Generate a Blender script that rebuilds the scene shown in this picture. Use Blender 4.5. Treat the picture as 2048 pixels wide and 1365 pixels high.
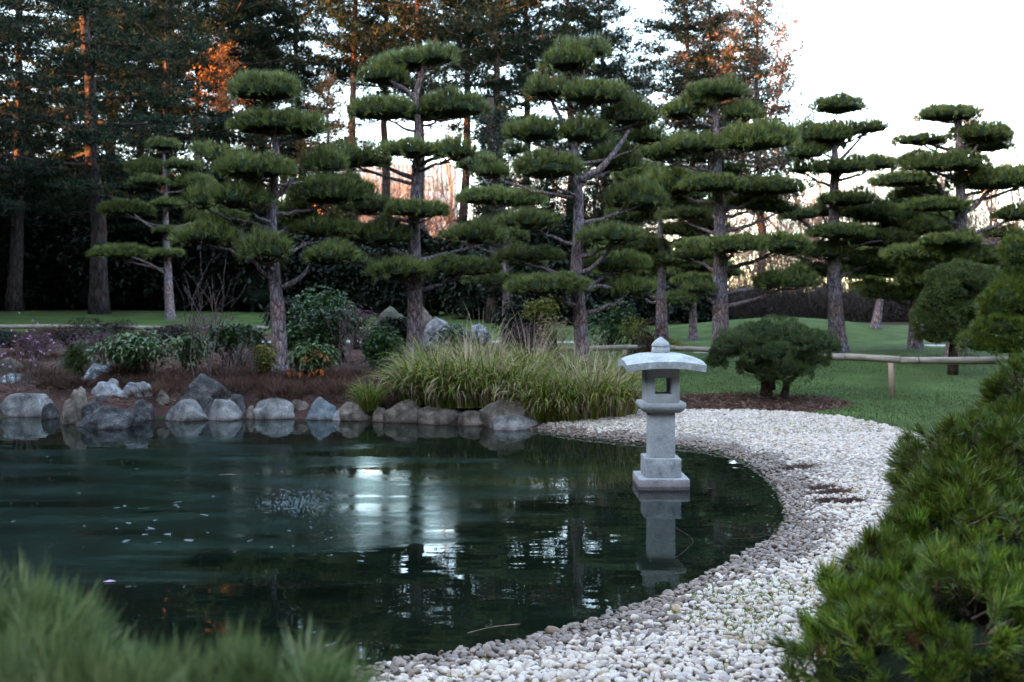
import bpy, math, random
import numpy as np
from mathutils import Vector, Matrix, Quaternion, noise as mnoise

scene = bpy.context.scene
for o in list(bpy.data.objects):
    bpy.data.objects.remove(o)
R = math.radians

# ------------------------------------------------------------------ camera
F = 1991.0      # focal length in photo pixels (2048 wide)
CH = 2.0        # eye height above the water
HY = 600.0      # photo row of the horizon
cam_d = bpy.data.cameras.new('camera')
cam = bpy.data.objects.new('camera', cam_d)
scene.collection.objects.link(cam)
cam.location = (0, 0, CH)
cam.rotation_euler = (R(90), 0, 0)
cam_d.sensor_width = 36.0
cam_d.lens = 36.0 * F / 2048.0
cam_d.shift_y = -(682.5 - HY) / 2048.0
cam_d.clip_start = 0.05
cam_d.clip_end = 3000
cam_d.dof.use_dof = True
cam_d.dof.focus_distance = 7.5
cam_d.dof.aperture_fstop = 2.9
scene.camera = cam

# ------------------------------------------------------------------ light
SUN_EL = R(11.0)
SUN_DIR = Vector((-0.93, -0.37, 0)).normalized() * math.cos(SUN_EL) + Vector((0, 0, math.sin(SUN_EL)))
world = bpy.data.worlds.new('World')
scene.world = world
world.use_nodes = True
wn = world.node_tree
bg = wn.nodes['Background']
sky = wn.nodes.new('ShaderNodeTexSky')
sky.sky_type = 'NISHITA'
sky.sun_disc = False
sky.sun_elevation = SUN_EL
sky.sun_rotation = math.atan2(SUN_DIR.x, SUN_DIR.y)
sky.air_density = 0.7
sky.dust_density = 0.4
sky.ozone_density = 1.0
wn.links.new(sky.outputs[0], bg.inputs[0])
bg.inputs[1].default_value = 0.15
sun_d = bpy.data.lights.new('sun', 'SUN')
sun_d.energy = 2.6
sun_d.angle = R(0.5)
sun_d.color = (1.0, 0.42, 0.16)
sun = bpy.data.objects.new('sun', sun_d)
scene.collection.objects.link(sun)
sun.rotation_euler = (-SUN_DIR).to_track_quat('-Z', 'Y').to_euler()
sun.location = SUN_DIR * 300
vs = scene.view_settings
vs.view_transform = 'Standard'
vs.look = 'None'
vs.exposure = 4.25
vs.use_white_balance = True
vs.white_balance_temperature = 8900
vs.white_balance_tint = 9
vs.gamma = 1.0
vs.use_curve_mapping = False
scene.cycles.max_bounces = 6
scene.cycles.transparent_max_bounces = 8
scene.cycles.caustics_reflective = False
scene.cycles.caustics_refractive = False

rng = np.random.default_rng(7)
random.seed(7)
COL = scene.collection


def W(px, py, D):
    return Vector(((px - 1024) / F * D, D, CH - (py - HY) / F * D))


# ------------------------------------------------------------------ helpers: meshes
def mk_mesh(name, V, T, smooth=False):
    """V (n,3), T (m,3) or (m,4) -> mesh"""
    V = np.ascontiguousarray(V, dtype=np.float32)
    T = np.ascontiguousarray(T, dtype=np.int32)
    me = bpy.data.meshes.new(name)
    k = T.shape[1]
    me.vertices.add(len(V))
    me.vertices.foreach_set('co', V.ravel())
    me.loops.add(T.size)
    me.loops.foreach_set('vertex_index', T.ravel())
    me.polygons.add(len(T))
    me.polygons.foreach_set('loop_start', np.arange(0, T.size, k, dtype=np.int32))
    me.polygons.foreach_set('loop_total', np.full(len(T), k, dtype=np.int32))
    if smooth:
        me.polygons.foreach_set('use_smooth', np.ones(len(T), dtype=bool))
    me.update(calc_edges=True)
    me.validate()
    return me


def tri(F4):
    F4 = np.asarray(F4, dtype=np.int64)
    if F4.shape[1] == 3:
        return F4
    return np.vstack([F4[:, [0, 1, 2]], F4[:, [0, 2, 3]]])


def set_tuft(me, arr):
    full = np.zeros(len(me.vertices), dtype=np.float32)
    full[:len(arr)] = arr
    at_ = me.attributes.new('tuft', 'FLOAT', 'POINT')
    at_.data.foreach_set('value', full)


class Acc:
    """collects triangles"""
    def __init__(s):
        s.V = []; s.T = []; s.n = 0; s.M = []

    def add(s, V, T, m=0):
        V = np.asarray(V, dtype=np.float64).reshape(-1, 3)
        T = tri(T)
        s.V.append(V); s.T.append(T + s.n); s.n += len(V); s.M.append(np.full(len(T), m, dtype=np.int32))

    def mesh(s, name, smooth=False):
        me = mk_mesh(name, np.vstack(s.V), np.vstack(s.T), smooth)
        M = np.concatenate(s.M)
        if M.max() > 0 and len(M) == len(me.polygons):
            me.polygons.foreach_set('material_index', M)
        return me


def link(name, data, mats=None, parent=None, loc=None, rot=None, scl=None):
    o = bpy.data.objects.new(name, data)
    COL.objects.link(o)
    if mats is not None and data is not None and len(data.materials) == 0:
        for m in (mats if isinstance(mats, (list, tuple)) else [mats]):
            data.materials.append(m)
    if parent is not None:
        o.parent = parent
    if loc is not None:
        o.location = loc
    if rot is not None:
        o.rotation_euler = rot
    if scl is not None:
        o.scale = scl
    return o


def tag(o, label=None, cat=None, group=None, kind=None):
    if label: o['label'] = label
    if cat: o['category'] = cat
    if group: o['group'] = group
    if kind: o['kind'] = kind
    return o


def thing(name, label, cat, loc, group=None, rotz=0, scl=None):
    o = link(name, None, loc=loc, rot=(0, 0, rotz), scl=scl)
    o.empty_display_size = 0.2
    return tag(o, label, cat, group)


def nrm(a):
    return a / np.maximum(np.linalg.norm(a, axis=-1, keepdims=True), 1e-9)


def perp(D):
    r = rng.normal(size=D.shape)
    return nrm(np.cross(D, r))


_wd = np.random.default_rng(99).normal(size=(7, 3))


def lumpy(P, freq):
    """cheap smooth noise in about -1..1"""
    o = np.zeros(len(P))
    for i, d in enumerate(_wd):
        o += np.sin(P @ (d * freq) + i * 1.7 + 1.3 * np.sin(P @ (np.roll(d, 1) * freq * .7) + i))
    return o / 3.2


def needle_tris(B, D, L, Wd, bend=None):
    """one thin triangle per needle; with bend a 2-step strip"""
    n = len(B)
    L = np.broadcast_to(np.asarray(L, dtype=float), (n,))[:, None]
    Wd = np.broadcast_to(np.asarray(Wd, dtype=float), (n,))[:, None]
    S = perp(D) * Wd * .5
    if bend is None:
        V = np.stack([B - S, B + S, B + D * L], axis=1).reshape(-1, 3)
        T = np.arange(3 * n).reshape(-1, 3)
        return V, T
    mid = B + D * L * .55
    tip = B + nrm(D + bend) * L
    V = np.stack([B - S * .8, B + S * .8, mid - S, mid + S, tip], axis=1).reshape(-1, 3)
    i = (np.arange(n) * 5)[:, None]
    T = np.concatenate([i + [[0, 1, 3]], i + [[0, 3, 2]], i + [[2, 3, 4]]]).reshape(-1, 3)
    return V, T


def tube(pts, rad, seg=8, cap=True, rough=0.0, rs=0, flare=0.0):
    P = np.array([tuple(p) for p in pts], dtype=float)
    r = np.broadcast_to(np.asarray(rad, dtype=float), (len(P),))
    t = np.gradient(P, axis=0)
    t = nrm(t)
    ref = np.array([0.0, 1.0, 0.03]) if abs(t[:, 2]).mean() > .6 else np.array([0.02, 0.03, 1.0])
    u = nrm(np.cross(np.broadcast_to(ref, t.shape), t))
    v = np.cross(t, u)
    a = np.arange(seg) / seg * 2 * np.pi
    ca, sa = np.cos(a), np.sin(a)
    ring = u[:, None, :] * ca[None, :, None] + v[:, None, :] * sa[None, :, None]
    rr = r[:, None] * np.ones((1, seg))
    if rough > 0:
        for i in range(len(P)):
            for k in range(seg):
                q = mnoise.noise(Vector((ca[k] * 2.2 + rs, sa[k] * 2.2 + rs * 1.7, P[i, 2] * 1.6)))
                q2 = mnoise.noise(Vector((ca[k] * 6 + rs, sa[k] * 6, P[i, 2] * 3.5 + rs)))
                rr[i, k] *= 1 + rough * q + rough * .7 * q2
    V = (P[:, None, :] + ring * rr[:, :, None]).reshape(-1, 3)
    i = np.arange(len(P) - 1)[:, None] * seg
    k = np.arange(seg)[None, :]
    k2 = (k + 1) % seg
    Q = np.stack([i + k, i + k2, i + seg + k2, i + seg + k], axis=-1).reshape(-1, 4)
    T = tri(Q)
    if cap:
        n = len(V)
        V = np.vstack([V, P[0], P[-1]])
        kk = np.arange(seg)
        c0 = np.stack([np.full(seg, n), (kk + 1) % seg, kk], axis=1)
        b = (len(P) - 1) * seg
        c1 = np.stack([np.full(seg, n + 1), b + kk, b + (kk + 1) % seg], axis=1)
        T = np.vstack([T, c0, c1])
    return V, T


def bez(p0, p1, p2, p3, n):
    t = np.linspace(0, 1, n)[:, None]
    p0, p1, p2, p3 = [np.array(tuple(p)) for p in (p0, p1, p2, p3)]
    return (1 - t) ** 3 * p0 + 3 * (1 - t) ** 2 * t * p1 + 3 * (1 - t) * t * t * p2 + t ** 3 * p3


def smooth_path(pts, n):
    """Catmull-Rom through pts"""
    P = np.array([tuple(p) for p in pts], dtype=float)
    P = np.vstack([2 * P[0] - P[1], P, 2 * P[-1] - P[-2]])
    out = []
    for i in range(1, len(P) - 2):
        t = np.linspace(0, 1, n, endpoint=False)[:, None]
        a, b, c, d = P[i - 1], P[i], P[i + 1], P[i + 2]
        out.append(.5 * (2 * b + (c - a) * t + (2 * a - 5 * b + 4 * c - d) * t ** 2 + (3 * b - a - 3 * c + d) * t ** 3))
    out.append(P[-2][None])
    return np.vstack(out)


_ico = {}


def ico(sub):
    if sub not in _ico:
        import bmesh
        bm = bmesh.new()
        bmesh.ops.create_icosphere(bm, subdivisions=sub, radius=1)
        V = np.array([v.co[:] for v in bm.verts]); T = np.array([[v.index for v in f.verts] for f in bm.faces])
        bm.free()
        _ico[sub] = (V, T)
    return _ico[sub]


def box(x0, x1, y0, y1, z0, z1):
    V = [(x0, y0, z0), (x1, y0, z0), (x1, y1, z0), (x0, y1, z0), (x0, y0, z1), (x1, y0, z1), (x1, y1, z1), (x0, y1, z1)]
    Q = [(0, 3, 2, 1), (4, 5, 6, 7), (0, 1, 5, 4), (1, 2, 6, 5), (2, 3, 7, 6), (3, 0, 4, 7)]
    return V, Q


# ------------------------------------------------------------------ helpers: materials
def mat(name):
    m = bpy.data.materials.new(name)
    m.use_nodes = True
    nt = m.node_tree
    return m, nt, nt.nodes['Principled BSDF'], nt.nodes['Material Output']


def ramp(nt, stops, interp='LINEAR'):
    n = nt.nodes.new('ShaderNodeValToRGB')
    n.color_ramp.interpolation = interp
    e = n.color_ramp.elements
    while len(e) < len(stops):
        e.new(0.5)
    for i, (p, c) in enumerate(stops):
        e[i].position = p
        e[i].color = (*c, 1) if len(c) == 3 else c
    return n


def noise_node(nt, scale, detail=4, rough=.55, coord=None, mapping=None):
    n = nt.nodes.new('ShaderNodeTexNoise')
    n.inputs['Scale'].default_value = scale
    n.inputs['Detail'].default_value = detail
    n.inputs['Roughness'].default_value = rough
    if coord is not None:
        if mapping is not None:
            mp = nt.nodes.new('ShaderNodeMapping')
            mp.inputs['Scale'].default_value = mapping
            nt.links.new(coord, mp.inputs[0])
            coord = mp.outputs[0]
        nt.links.new(coord, n.inputs['Vector'])
    return n


def coords(nt, which='Object'):
    t = nt.nodes.new('ShaderNodeTexCoord')
    return t.outputs[which]


def geo_pos(nt):
    return nt.nodes.new('ShaderNodeNewGeometry').outputs['Position']


def mixc(nt, fac, a, b, mode='MIX'):
    n = nt.nodes.new('ShaderNodeMix')
    n.data_type = 'RGBA'
    n.blend_type = mode
    for i, v in ((0, fac), (6, a), (7, b)):
        if hasattr(v, 'is_linked') or hasattr(v, 'links'):
            nt.links.new(v, n.inputs[i])
        else:
            n.inputs[i].default_value = v if i == 0 else (*v, 1)
    return n.outputs[2]


def bump(nt, h, strength, dist, bsdf):
    b = nt.nodes.new('ShaderNodeBump')
    b.inputs['Strength'].default_value = strength
    b.inputs['Distance'].default_value = dist
    nt.links.new(h, b.inputs['Height'])
    nt.links.new(b.outputs[0], bsdf.inputs['Normal'])
    return b


def leaf_mat(name, stops, rough=.5, trans=.25, objvar=.25, spec=.3):
    """foliage: colour varies per leaf and per object"""
    m, nt, p, out = mat(name)
    g = nt.nodes.new('ShaderNodeNewGeometry')
    r = ramp(nt, stops)
    nt.links.new(g.outputs['Random Per Island'], r.inputs[0])
    oi = nt.nodes.new('ShaderNodeObjectInfo')
    hsv = nt.nodes.new('ShaderNodeHueSaturation')
    mr = nt.nodes.new('ShaderNodeMapRange')
    nt.links.new(oi.outputs['Random'], mr.inputs[0])
    mr.inputs[3].default_value = 1 - objvar
    mr.inputs[4].default_value = 1 + objvar
    ta = nt.nodes.new('ShaderNodeAttribute'); ta.attribute_name = 'tuft'
    tm_ = nt.nodes.new('ShaderNodeMath'); tm_.operation = 'ADD'; tm_.inputs[1].default_value = 1.0
    nt.links.new(ta.outputs['Fac'], tm_.inputs[0])
    tv = nt.nodes.new('ShaderNodeMath'); tv.operation = 'MULTIPLY'
    nt.links.new(mr.outputs[0], tv.inputs[0]); nt.links.new(tm_.outputs[0], tv.inputs[1])
    nt.links.new(tv.outputs[0], hsv.inputs['Value'])
    mr2 = nt.nodes.new('ShaderNodeMapRange')
    n = noise_node(nt, 5.0, 3, .6, g.outputs['Position'])
    nt.links.new(n.outputs[0], mr2.inputs[0])
    mr2.inputs[1].default_value = .3
    mr2.inputs[2].default_value = .7
    mr2.inputs[3].default_value = .475
    mr2.inputs[4].default_value = .525
    nt.links.new(mr2.outputs[0], hsv.inputs['Hue'])
    nt.links.new(r.outputs[0], hsv.inputs['Color'])
    nt.links.new(hsv.outputs[0], p.inputs['Base Color'])
    p.inputs['Roughness'].default_value = rough
    p.inputs['Specular IOR Level'].default_value = spec
    if trans > 0:
        t = nt.nodes.new('ShaderNodeBsdfTranslucent')
        nt.links.new(hsv.outputs[0], t.inputs[0])
        mx = nt.nodes.new('ShaderNodeMixShader')
        mx.inputs[0].default_value = trans
        nt.links.new(p.outputs[0], mx.inputs[1])
        nt.links.new(t.outputs[0], mx.inputs[2])
        nt.links.new(mx.outputs[0], out.inputs[0])
    return m


M = {}
M['needle'] = leaf_mat('cloud_pine_needles', [(0, (.024, .044, .014)), (.45, (.094, .122, .026)), (.8, (.190, .210, .050)), (.95, (.22, .23, .075)), (1, (.19, .13, .05))], .45, .15, .25, .5)
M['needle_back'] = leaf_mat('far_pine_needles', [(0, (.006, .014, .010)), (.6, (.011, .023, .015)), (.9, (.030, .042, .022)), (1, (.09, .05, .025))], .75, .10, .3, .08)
M['needle_rust'] = leaf_mat('browned_pine_needles', [(0, (.014, .030, .026)), (.5, (.024, .042, .034)), (.6, (.09, .048, .035)), (1, (.16, .085, .06))], .55, .15, .2)
M['needle_young'] = leaf_mat('shrub_pine_needles', [(0, (.030, .066, .008)), (.5, (.098, .165, .016)), (.85, (.20, .25, .030)), (1, (.32, .29, .05))], .40, .25, .45, .5)
M['needle_grey'] = leaf_mat('near_pine_needles', [(0, (.060, .10, .034)), (.5, (.13, .175, .062)), (.9, (.23, .26, .095)), (1, (.31, .30, .13))], .45, .25, .25)
M['needle_dead'] = leaf_mat('dead_needles', [(0, (.16, .05, .02)), (1, (.30, .12, .04))], .6, .2, .2)
M['needle_bush'] = leaf_mat('dwarf_pine_needles', [(0, (.026, .046, .016)), (.6, (.062, .095, .028)), (.95, (.12, .15, .05)), (1, (.2, .13, .05))], .5, .2, .15)
M['yew'] = leaf_mat('yew_leaves', [(0, (.032, .055, .014)), (.6, (.06, .085, .02)), (.95, (.11, .12, .03)), (1, (.18, .09, .03))], .5, .15, .15)
M['rust_leaf'] = leaf_mat('russet_leaves', [(0, (.11, .05, .02)), (1, (.24, .11, .04))], .6, .35, .15)  # low sun glow painted into the brown leaf colour
M['rhodo'] = leaf_mat('rhododendron_leaves', [(0, (.040, .085, .030)), (.6, (.085, .14, .05)), (1, (.19, .22, .08))], .35, .15, .15, .5)
M['laurel'] = leaf_mat('dark_glossy_leaves', [(0, (.018, .052, .016)), (.7, (.04, .095, .025)), (1, (.10, .16, .05))], .3, .12, .12, .5)
M['gold_leaf'] = leaf_mat('yellow_green_leaves', [(0, (.11, .12, .02)), (1, (.32, .28, .05))], .45, .25, .15)
M['orange_leaf'] = leaf_mat('orange_leaves', [(0, (.40, .06, .015)), (1, (.55, .16, .03))], .5, .3, .1)
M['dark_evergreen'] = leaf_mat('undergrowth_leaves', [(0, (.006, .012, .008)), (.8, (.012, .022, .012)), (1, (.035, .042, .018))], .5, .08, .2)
M['heather'] = leaf_mat('heather_twigs', [(0, (.060, .026, .020)), (.6, (.11, .050, .038)), (1, (.17, .11, .08))], .8, .1, .2, .1)
M['far_twigs'] = leaf_mat('far_bare_twigs', [(0, (.10, .072, .068)), (1, (.24, .18, .165))], .8, .1, .1, .1)
M['litter'] = leaf_mat('bark_chips', [(0, (.05, .022, .016)), (.6, (.12, .058, .042)), (.9, (.22, .13, .10)), (1, (.36, .26, .20))], .85, .05, .1, .1)
M['hedge_twig'] = leaf_mat('hedge_twigs', [(0, (.020, .016, .014)), (.7, (.05, .038, .034)), (1, (.11, .085, .075))], .8, .05, .2, .1)
M['mauve'] = leaf_mat('mauve_heather', [(0, (.10, .045, .06)), (1, (.24, .14, .17))], .8, .15, .15, .1)
M['pink_flower'] = leaf_mat('pink_petals', [(0, (.5, .22, .40)), (1, (.7, .4, .55))], .5, .3, .1)
M['reed'] = leaf_mat('sedge_blades', [(0, (.040, .085, .012)), (.5, (.14, .19, .016)), (.82, (.29, .29, .040)), (.90, (.36, .28, .10)), (1, (.46, .34, .20))], .45, .25, .12, .3)
M['straw'] = leaf_mat('dry_stalks', [(0, (.30, .19, .12)), (1, (.60, .46, .32))], .6, .2, .1, .2)
M['grass'] = leaf_mat('grass_blades', [(0, (.030, .054, .015)), (.6, (.060, .092, .025)), (.92, (.12, .145, .05)), (1, (.28, .24, .11))], .5, .25, .05)
M['moss'] = leaf_mat('moss_tufts', [(0, (.09, .13, .012)), (1, (.22, .28, .035))], .6, .2, .1)


def bark_mat(name, dark, light, sx=16, sz=4, b=.9):
    m, nt, p, out = mat(name)
    c = coords(nt)
    v = nt.nodes.new('ShaderNodeTexVoronoi')
    v.feature = 'DISTANCE_TO_EDGE'
    mp = nt.nodes.new('ShaderNodeMapping')
    mp.inputs['Scale'].default_value = (sx, sx, sz)
    n0 = noise_node(nt, 6, 3, .6, c)
    ad = nt.nodes.new('ShaderNodeVectorMath'); ad.operation = 'MULTIPLY_ADD'
    nt.links.new(n0.outputs[1], ad.inputs[0]); ad.inputs[1].default_value = (.12, .12, .12); nt.links.new(c, ad.inputs[2])
    nt.links.new(ad.outputs[0], mp.inputs[0])
    nt.links.new(mp.outputs[0], v.inputs['Vector'])
    v.inputs['Scale'].default_value = 1
    n1 = noise_node(nt, 1, 6, .7, c, (sx * 2, sx * 2, sz * 2.5))
    r = ramp(nt, [(0.0, dark), (.12, tuple(.5 * a + .5 * b_ for a, b_ in zip(dark, light))), (.45, light)])
    nt.links.new(v.outputs['Distance'], r.inputs[0])
    r2 = ramp(nt, [(.3, (.55, .5, .5)), (.72, (1.5, 1.4, 1.4))])
    nt.links.new(n1.outputs[0], r2.inputs[0])
    col = mixc(nt, 1.0, r.outputs[0], r2.outputs[0], 'MULTIPLY')
    n2 = noise_node(nt, 1.2, 2, .5, c)
    r3 = ramp(nt, [(.35, (1.15, .88, .80)), (.65, (.92, .98, 1.08))])
    nt.links.new(n2.outputs[0], r3.inputs[0])
    col = mixc(nt, 1.0, col, r3.outputs[0], 'MULTIPLY')
    nt.links.new(col, p.inputs['Base Color'])
    p.inputs['Roughness'].default_value = .9
    p.inputs['Specular IOR Level'].default_value = .15
    mth = nt.nodes.new('ShaderNodeMath'); mth.operation = 'MULTIPLY_ADD'
    nt.links.new(n1.outputs[0], mth.inputs[0]); mth.inputs[1].default_value = .35; nt.links.new(v.outputs['Distance'], mth.inputs[2])
    bump(nt, mth.outputs[0], b, .05, p)
    return m


M['bark'] = bark_mat('plated_pine_bark', (.050, .040, .044), (.36, .305, .315))
M['bark_far'] = bark_mat('tall_pine_bark', (.035, .024, .020), (.15, .10, .08), 8, 2.2)
M['bark_old'] = bark_mat('old_pine_bark', (.020, .018, .018), (.085, .070, .066), 6, 1.6)
M['bark_pale'] = bark_mat('pale_stems', (.16, .11, .08), (.36, .26, .20), 8, 2)
M['bark_dark'] = bark_mat('dark_stems', (.03, .022, .018), (.10, .075, .06), 20, 8)
M['twig'] = bark_mat('bare_twigs', (.06, .048, .045), (.17, .14, .135), 20, 8, .3)
M['twig_brown'] = bark_mat('brown_scrub', (.09, .060, .045), (.20, .14, .11), 20, 8, .3)


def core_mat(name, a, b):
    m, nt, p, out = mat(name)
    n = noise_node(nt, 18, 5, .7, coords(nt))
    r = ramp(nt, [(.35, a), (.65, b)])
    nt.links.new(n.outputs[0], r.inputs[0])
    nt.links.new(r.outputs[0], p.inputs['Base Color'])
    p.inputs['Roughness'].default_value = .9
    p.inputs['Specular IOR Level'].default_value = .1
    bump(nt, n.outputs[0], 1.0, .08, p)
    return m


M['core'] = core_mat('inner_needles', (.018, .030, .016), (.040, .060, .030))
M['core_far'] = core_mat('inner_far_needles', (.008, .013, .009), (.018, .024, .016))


def stone_mat(name, stops, scale=9, speck=120, b=.5, lichen=None, waterline=False, rough=.85, wtop=.09):
    m, nt, p, out = mat(name)
    c = coords(nt)
    oi = nt.nodes.new('ShaderNodeObjectInfo')
    n = noise_node(nt, scale, 8, .65, c)
    r = ramp(nt, stops)
    nt.links.new(n.outputs[0], r.inputs[0])
    cr = nt.nodes.new('ShaderNodeTexVoronoi'); cr.feature = 'DISTANCE_TO_EDGE'; cr.inputs['Scale'].default_value = scale * .9
    cn = noise_node(nt, scale * 1.5, 3, .6, c)
    cad = nt.nodes.new('ShaderNodeVectorMath'); cad.operation = 'MULTIPLY_ADD'; cad.inputs[1].default_value = (.35, .35, .35)
    nt.links.new(cn.outputs['Color'], cad.inputs[0]); nt.links.new(c, cad.inputs[2]); nt.links.new(cad.outputs[0], cr.inputs['Vector'])
    crr = ramp(nt, [(0, (.45, .43, .42)), (.05, (1, 1, 1))])
    nt.links.new(cr.outputs['Distance'], crr.inputs[0])
    s = noise_node(nt, speck, 3, .7, c)
    r2 = ramp(nt, [(.32, (.62, .62, .64)), (.68, (1.25, 1.23, 1.23))])
    nt.links.new(s.outputs[0], r2.inputs[0])
    col = mixc(nt, 1.0, r.outputs[0], r2.outputs[0], 'MULTIPLY')
    if waterline or name.endswith('boulder'):
        col = mixc(nt, .55, col, mixc(nt, 1.0, col, crr.outputs[0], 'MULTIPLY'))
    if lichen:
        ln = noise_node(nt, lichen[1], 6, .75, c)
        lr = ramp(nt, [(lichen[2], (0, 0, 0)), (lichen[2] + .06, (1, 1, 1))])
        nt.links.new(ln.outputs[0], lr.inputs[0])
        col = mixc(nt, lr.outputs[0], col, lichen[0])
    if waterline:
        g = geo_pos(nt)
        sx = nt.nodes.new('ShaderNodeSeparateXYZ'); nt.links.new(g, sx.inputs[0])
        wr = ramp(nt, [(0, (.34, .27, .27)), (.30, (.34, .27, .27)), (.34, (.75, .62, .62)), (.62, (.95, .82, .80)), (.70, (1, 1, 1))])
        mr = nt.nodes.new('ShaderNodeMapRange')
        mr.inputs[1].default_value = -.03; mr.inputs[2].default_value = wtop
        nt.links.new(sx.outputs[2], mr.inputs[0]); nt.links.new(mr.outputs[0], wr.inputs[0])
        col = mixc(nt, 1.0, col, wr.outputs[0], 'MULTIPLY')
    nt.links.new(col, p.inputs['Base Color'])
    p.inputs['Roughness'].default_value = rough
    p.inputs['Specular IOR Level'].default_value = .3
    h = nt.nodes.new('ShaderNodeMath'); h.operation = 'MULTIPLY_ADD'
    nt.links.new(s.outputs[0], h.inputs[0]); h.inputs[1].default_value = .25; nt.links.new(n.outputs[0], h.inputs[2])
    bump(nt, h.outputs[0], b, .06, p)
    return m


M['granite'] = stone_mat('lantern_granite', [(.30, (.25, .245, .24)), (.45, (.42, .415, .41)), (.7, (.54, .535, .53))], 5, 130, .3)
M['granite_roof'] = stone_mat('weathered_granite', [(.3, (.30, .30, .30)), (.5, (.44, .44, .43)), (.75, (.56, .56, .56))], 7, 120, .6, ((.62, .62, .60), 14, .58))
M['granite_step'] = stone_mat('stained_granite', [(.34, (.11, .11, .125)), (.47, (.34, .335, .335)), (.7, (.49, .485, .48))], 7, 150, .3)
M['granite_base'] = stone_mat('wet_granite', [(.3, (.30, .28, .28)), (.7, (.44, .42, .42))], 7, 120, .4, None, True, .85, .17)
M['rock_grey'] = stone_mat('grey_boulder', [(.36, (.060, .055, .055)), (.5, (.19, .175, .165)), (.68, (.34, .31, .295))], 3, 40, .7, ((.42, .42, .42), 7, .62), True)
M['rock_pale'] = stone_mat('pale_boulder', [(.34, (.13, .13, .145)), (.5, (.33, .32, .325)), (.68, (.52, .48, .46))], 4, 50, .8, ((.62, .62, .64), 6, .60), True)
M['rock_dark'] = stone_mat('dark_boulder', [(.36, (.025, .025, .027)), (.52, (.07, .064, .064)), (.70, (.20, .18, .175))], 5, 40, 1.0, ((.34, .33, .32), 9, .64), True)
M['rock_tan'] = stone_mat('tan_boulder', [(.36, (.075, .055, .045)), (.5, (.20, .15, .12)), (.70, (.36, .29, .25))], 4, 50, .7, ((.40, .38, .30), 8, .63), True)
M['rock_blue'] = stone_mat('blue_grey_boulder', [(.35, (.085, .10, .11)), (.52, (.17, .185, .20)), (.70, (.32, .33, .345))], 4, 60, .6, None, True)
M['rock_lichen'] = stone_mat('lichened_boulder', [(.3, (.05, .06, .06)), (.55, (.14, .15, .16)), (.75, (.25, .25, .26))], 6, 50, .9, ((.42, .46, .50), 11, .52), False)
M['rock_moss'] = stone_mat('mossy_boulder', [(.3, (.05, .045, .035)), (.55, (.11, .095, .07)), (.75, (.16, .14, .09))], 4, 40, .9, ((.15, .12, .05), 5, .58), False)


def pebble_mat(name, stops, rough, spec):
    m, nt, p, out = mat(name)
    oi = nt.nodes.new('ShaderNodeObjectInfo')
    r = ramp(nt, stops)
    nt.links.new(oi.outputs['Random'], r.inputs[0])
    c = coords(nt)
    n = noise_node(nt, 1.7, 5, .65, c)
    r2 = ramp(nt, [(.3, (.68, .64, .62)), (.7, (1.15, 1.13, 1.12))])
    nt.links.new(n.outputs[0], r2.inputs[0])
    col = mixc(nt, 1.0, r.outputs[0], r2.outputs[0], 'MULTIPLY')
    nt.links.new(col, p.inputs['Base Color'])
    p.inputs['Roughness'].default_value = rough
    p.inputs['Specular IOR Level'].default_value = spec
    return m


M['pebble'] = pebble_mat('white_quartz_pebbles', [(0, (.48, .37, .30)), (.25, (.64, .53, .46)), (.45, (.56, .43, .34)), (.62, (.68, .60, .54)), (.80, (.48, .39, .35)), (.90, (.34, .28, .27)), (.96, (.42, .27, .15)), (1, (.27, .22, .215))], .6, .35)
M['pebble_wet'] = pebble_mat('silted_pebbles', [(0, (.11, .066, .048)), (.4, (.20, .13, .10)), (.7, (.28, .195, .16)), (.9, (.13, .095, .09)), (1, (.20, .10, .05))], .45, .5)
M['pebble_sunk'] = pebble_mat('sunken_pebbles', [(0, (.07, .040, .02)), (.5, (.13, .08, .035)), (1, (.08, .06, .035))], .5, .4)


def ground_mat(name, stops, s1=30, s2=1.2, b=.6, dist=.03, rough=.95, patch=.3):
    m, nt, p, out = mat(name)
    g = geo_pos(nt)
    n = noise_node(nt, s1, 6, .7, g)
    r = ramp(nt, stops)
    nt.links.new(n.outputs[0], r.inputs[0])
    n2 = noise_node(nt, s2, 4, .6, g)
    r2 = ramp(nt, [(.3, (1 - patch,) * 3), (.7, (1 + patch,) * 3)])
    nt.links.new(n2.outputs[0], r2.inputs[0])
    col = mixc(nt, 1.0, r.outputs[0], r2.outputs[0], 'MULTIPLY')
    nt.links.new(col, p.inputs['Base Color'])
    p.inputs['Roughness'].default_value = rough
    p.inputs['Specular IOR Level'].default_value = .15
    bump(nt, n.outputs[0], b, dist, p)
    return m


M['lawn'] = ground_mat('mown_lawn', [(.3, (.032, .056, .016)), (.55, (.060, .096, .026)), (.75, (.11, .14, .046))], 45, .9, .9, .03, .95, .42)
M['mulch'] = ground_mat('bark_mulch', [(.3, (.045, .021, .017)), (.55, (.095, .046, .038)), (.78, (.19, .11, .09))], 40, 1.5, 1, .04, .95, .3)
M['woodland_floor'] = ground_mat('leaf_litter', [(.3, (.025, .017, .012)), (.6, (.055, .038, .026)), (.8, (.10, .07, .05))], 12, .6, .8, .05)
M['beach'] = ground_mat('gravel_soil', [(.3, (.16, .12, .10)), (.6, (.30, .24, .20)), (.8, (.45, .40, .36))], 30, 2, 1, .03)
M['path'] = ground_mat('path_grit', [(.3, (.30, .28, .28)), (.7, (.44, .41, .40))], 60, 1.5, .4, .01, .9, .12)
M['pond_bed'] = ground_mat('pond_silt', [(.3, (.020, .024, .014)), (.6, (.040, .042, .022)), (.8, (.075, .062, .03))], 14, 1.2, .8, .04)

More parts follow.
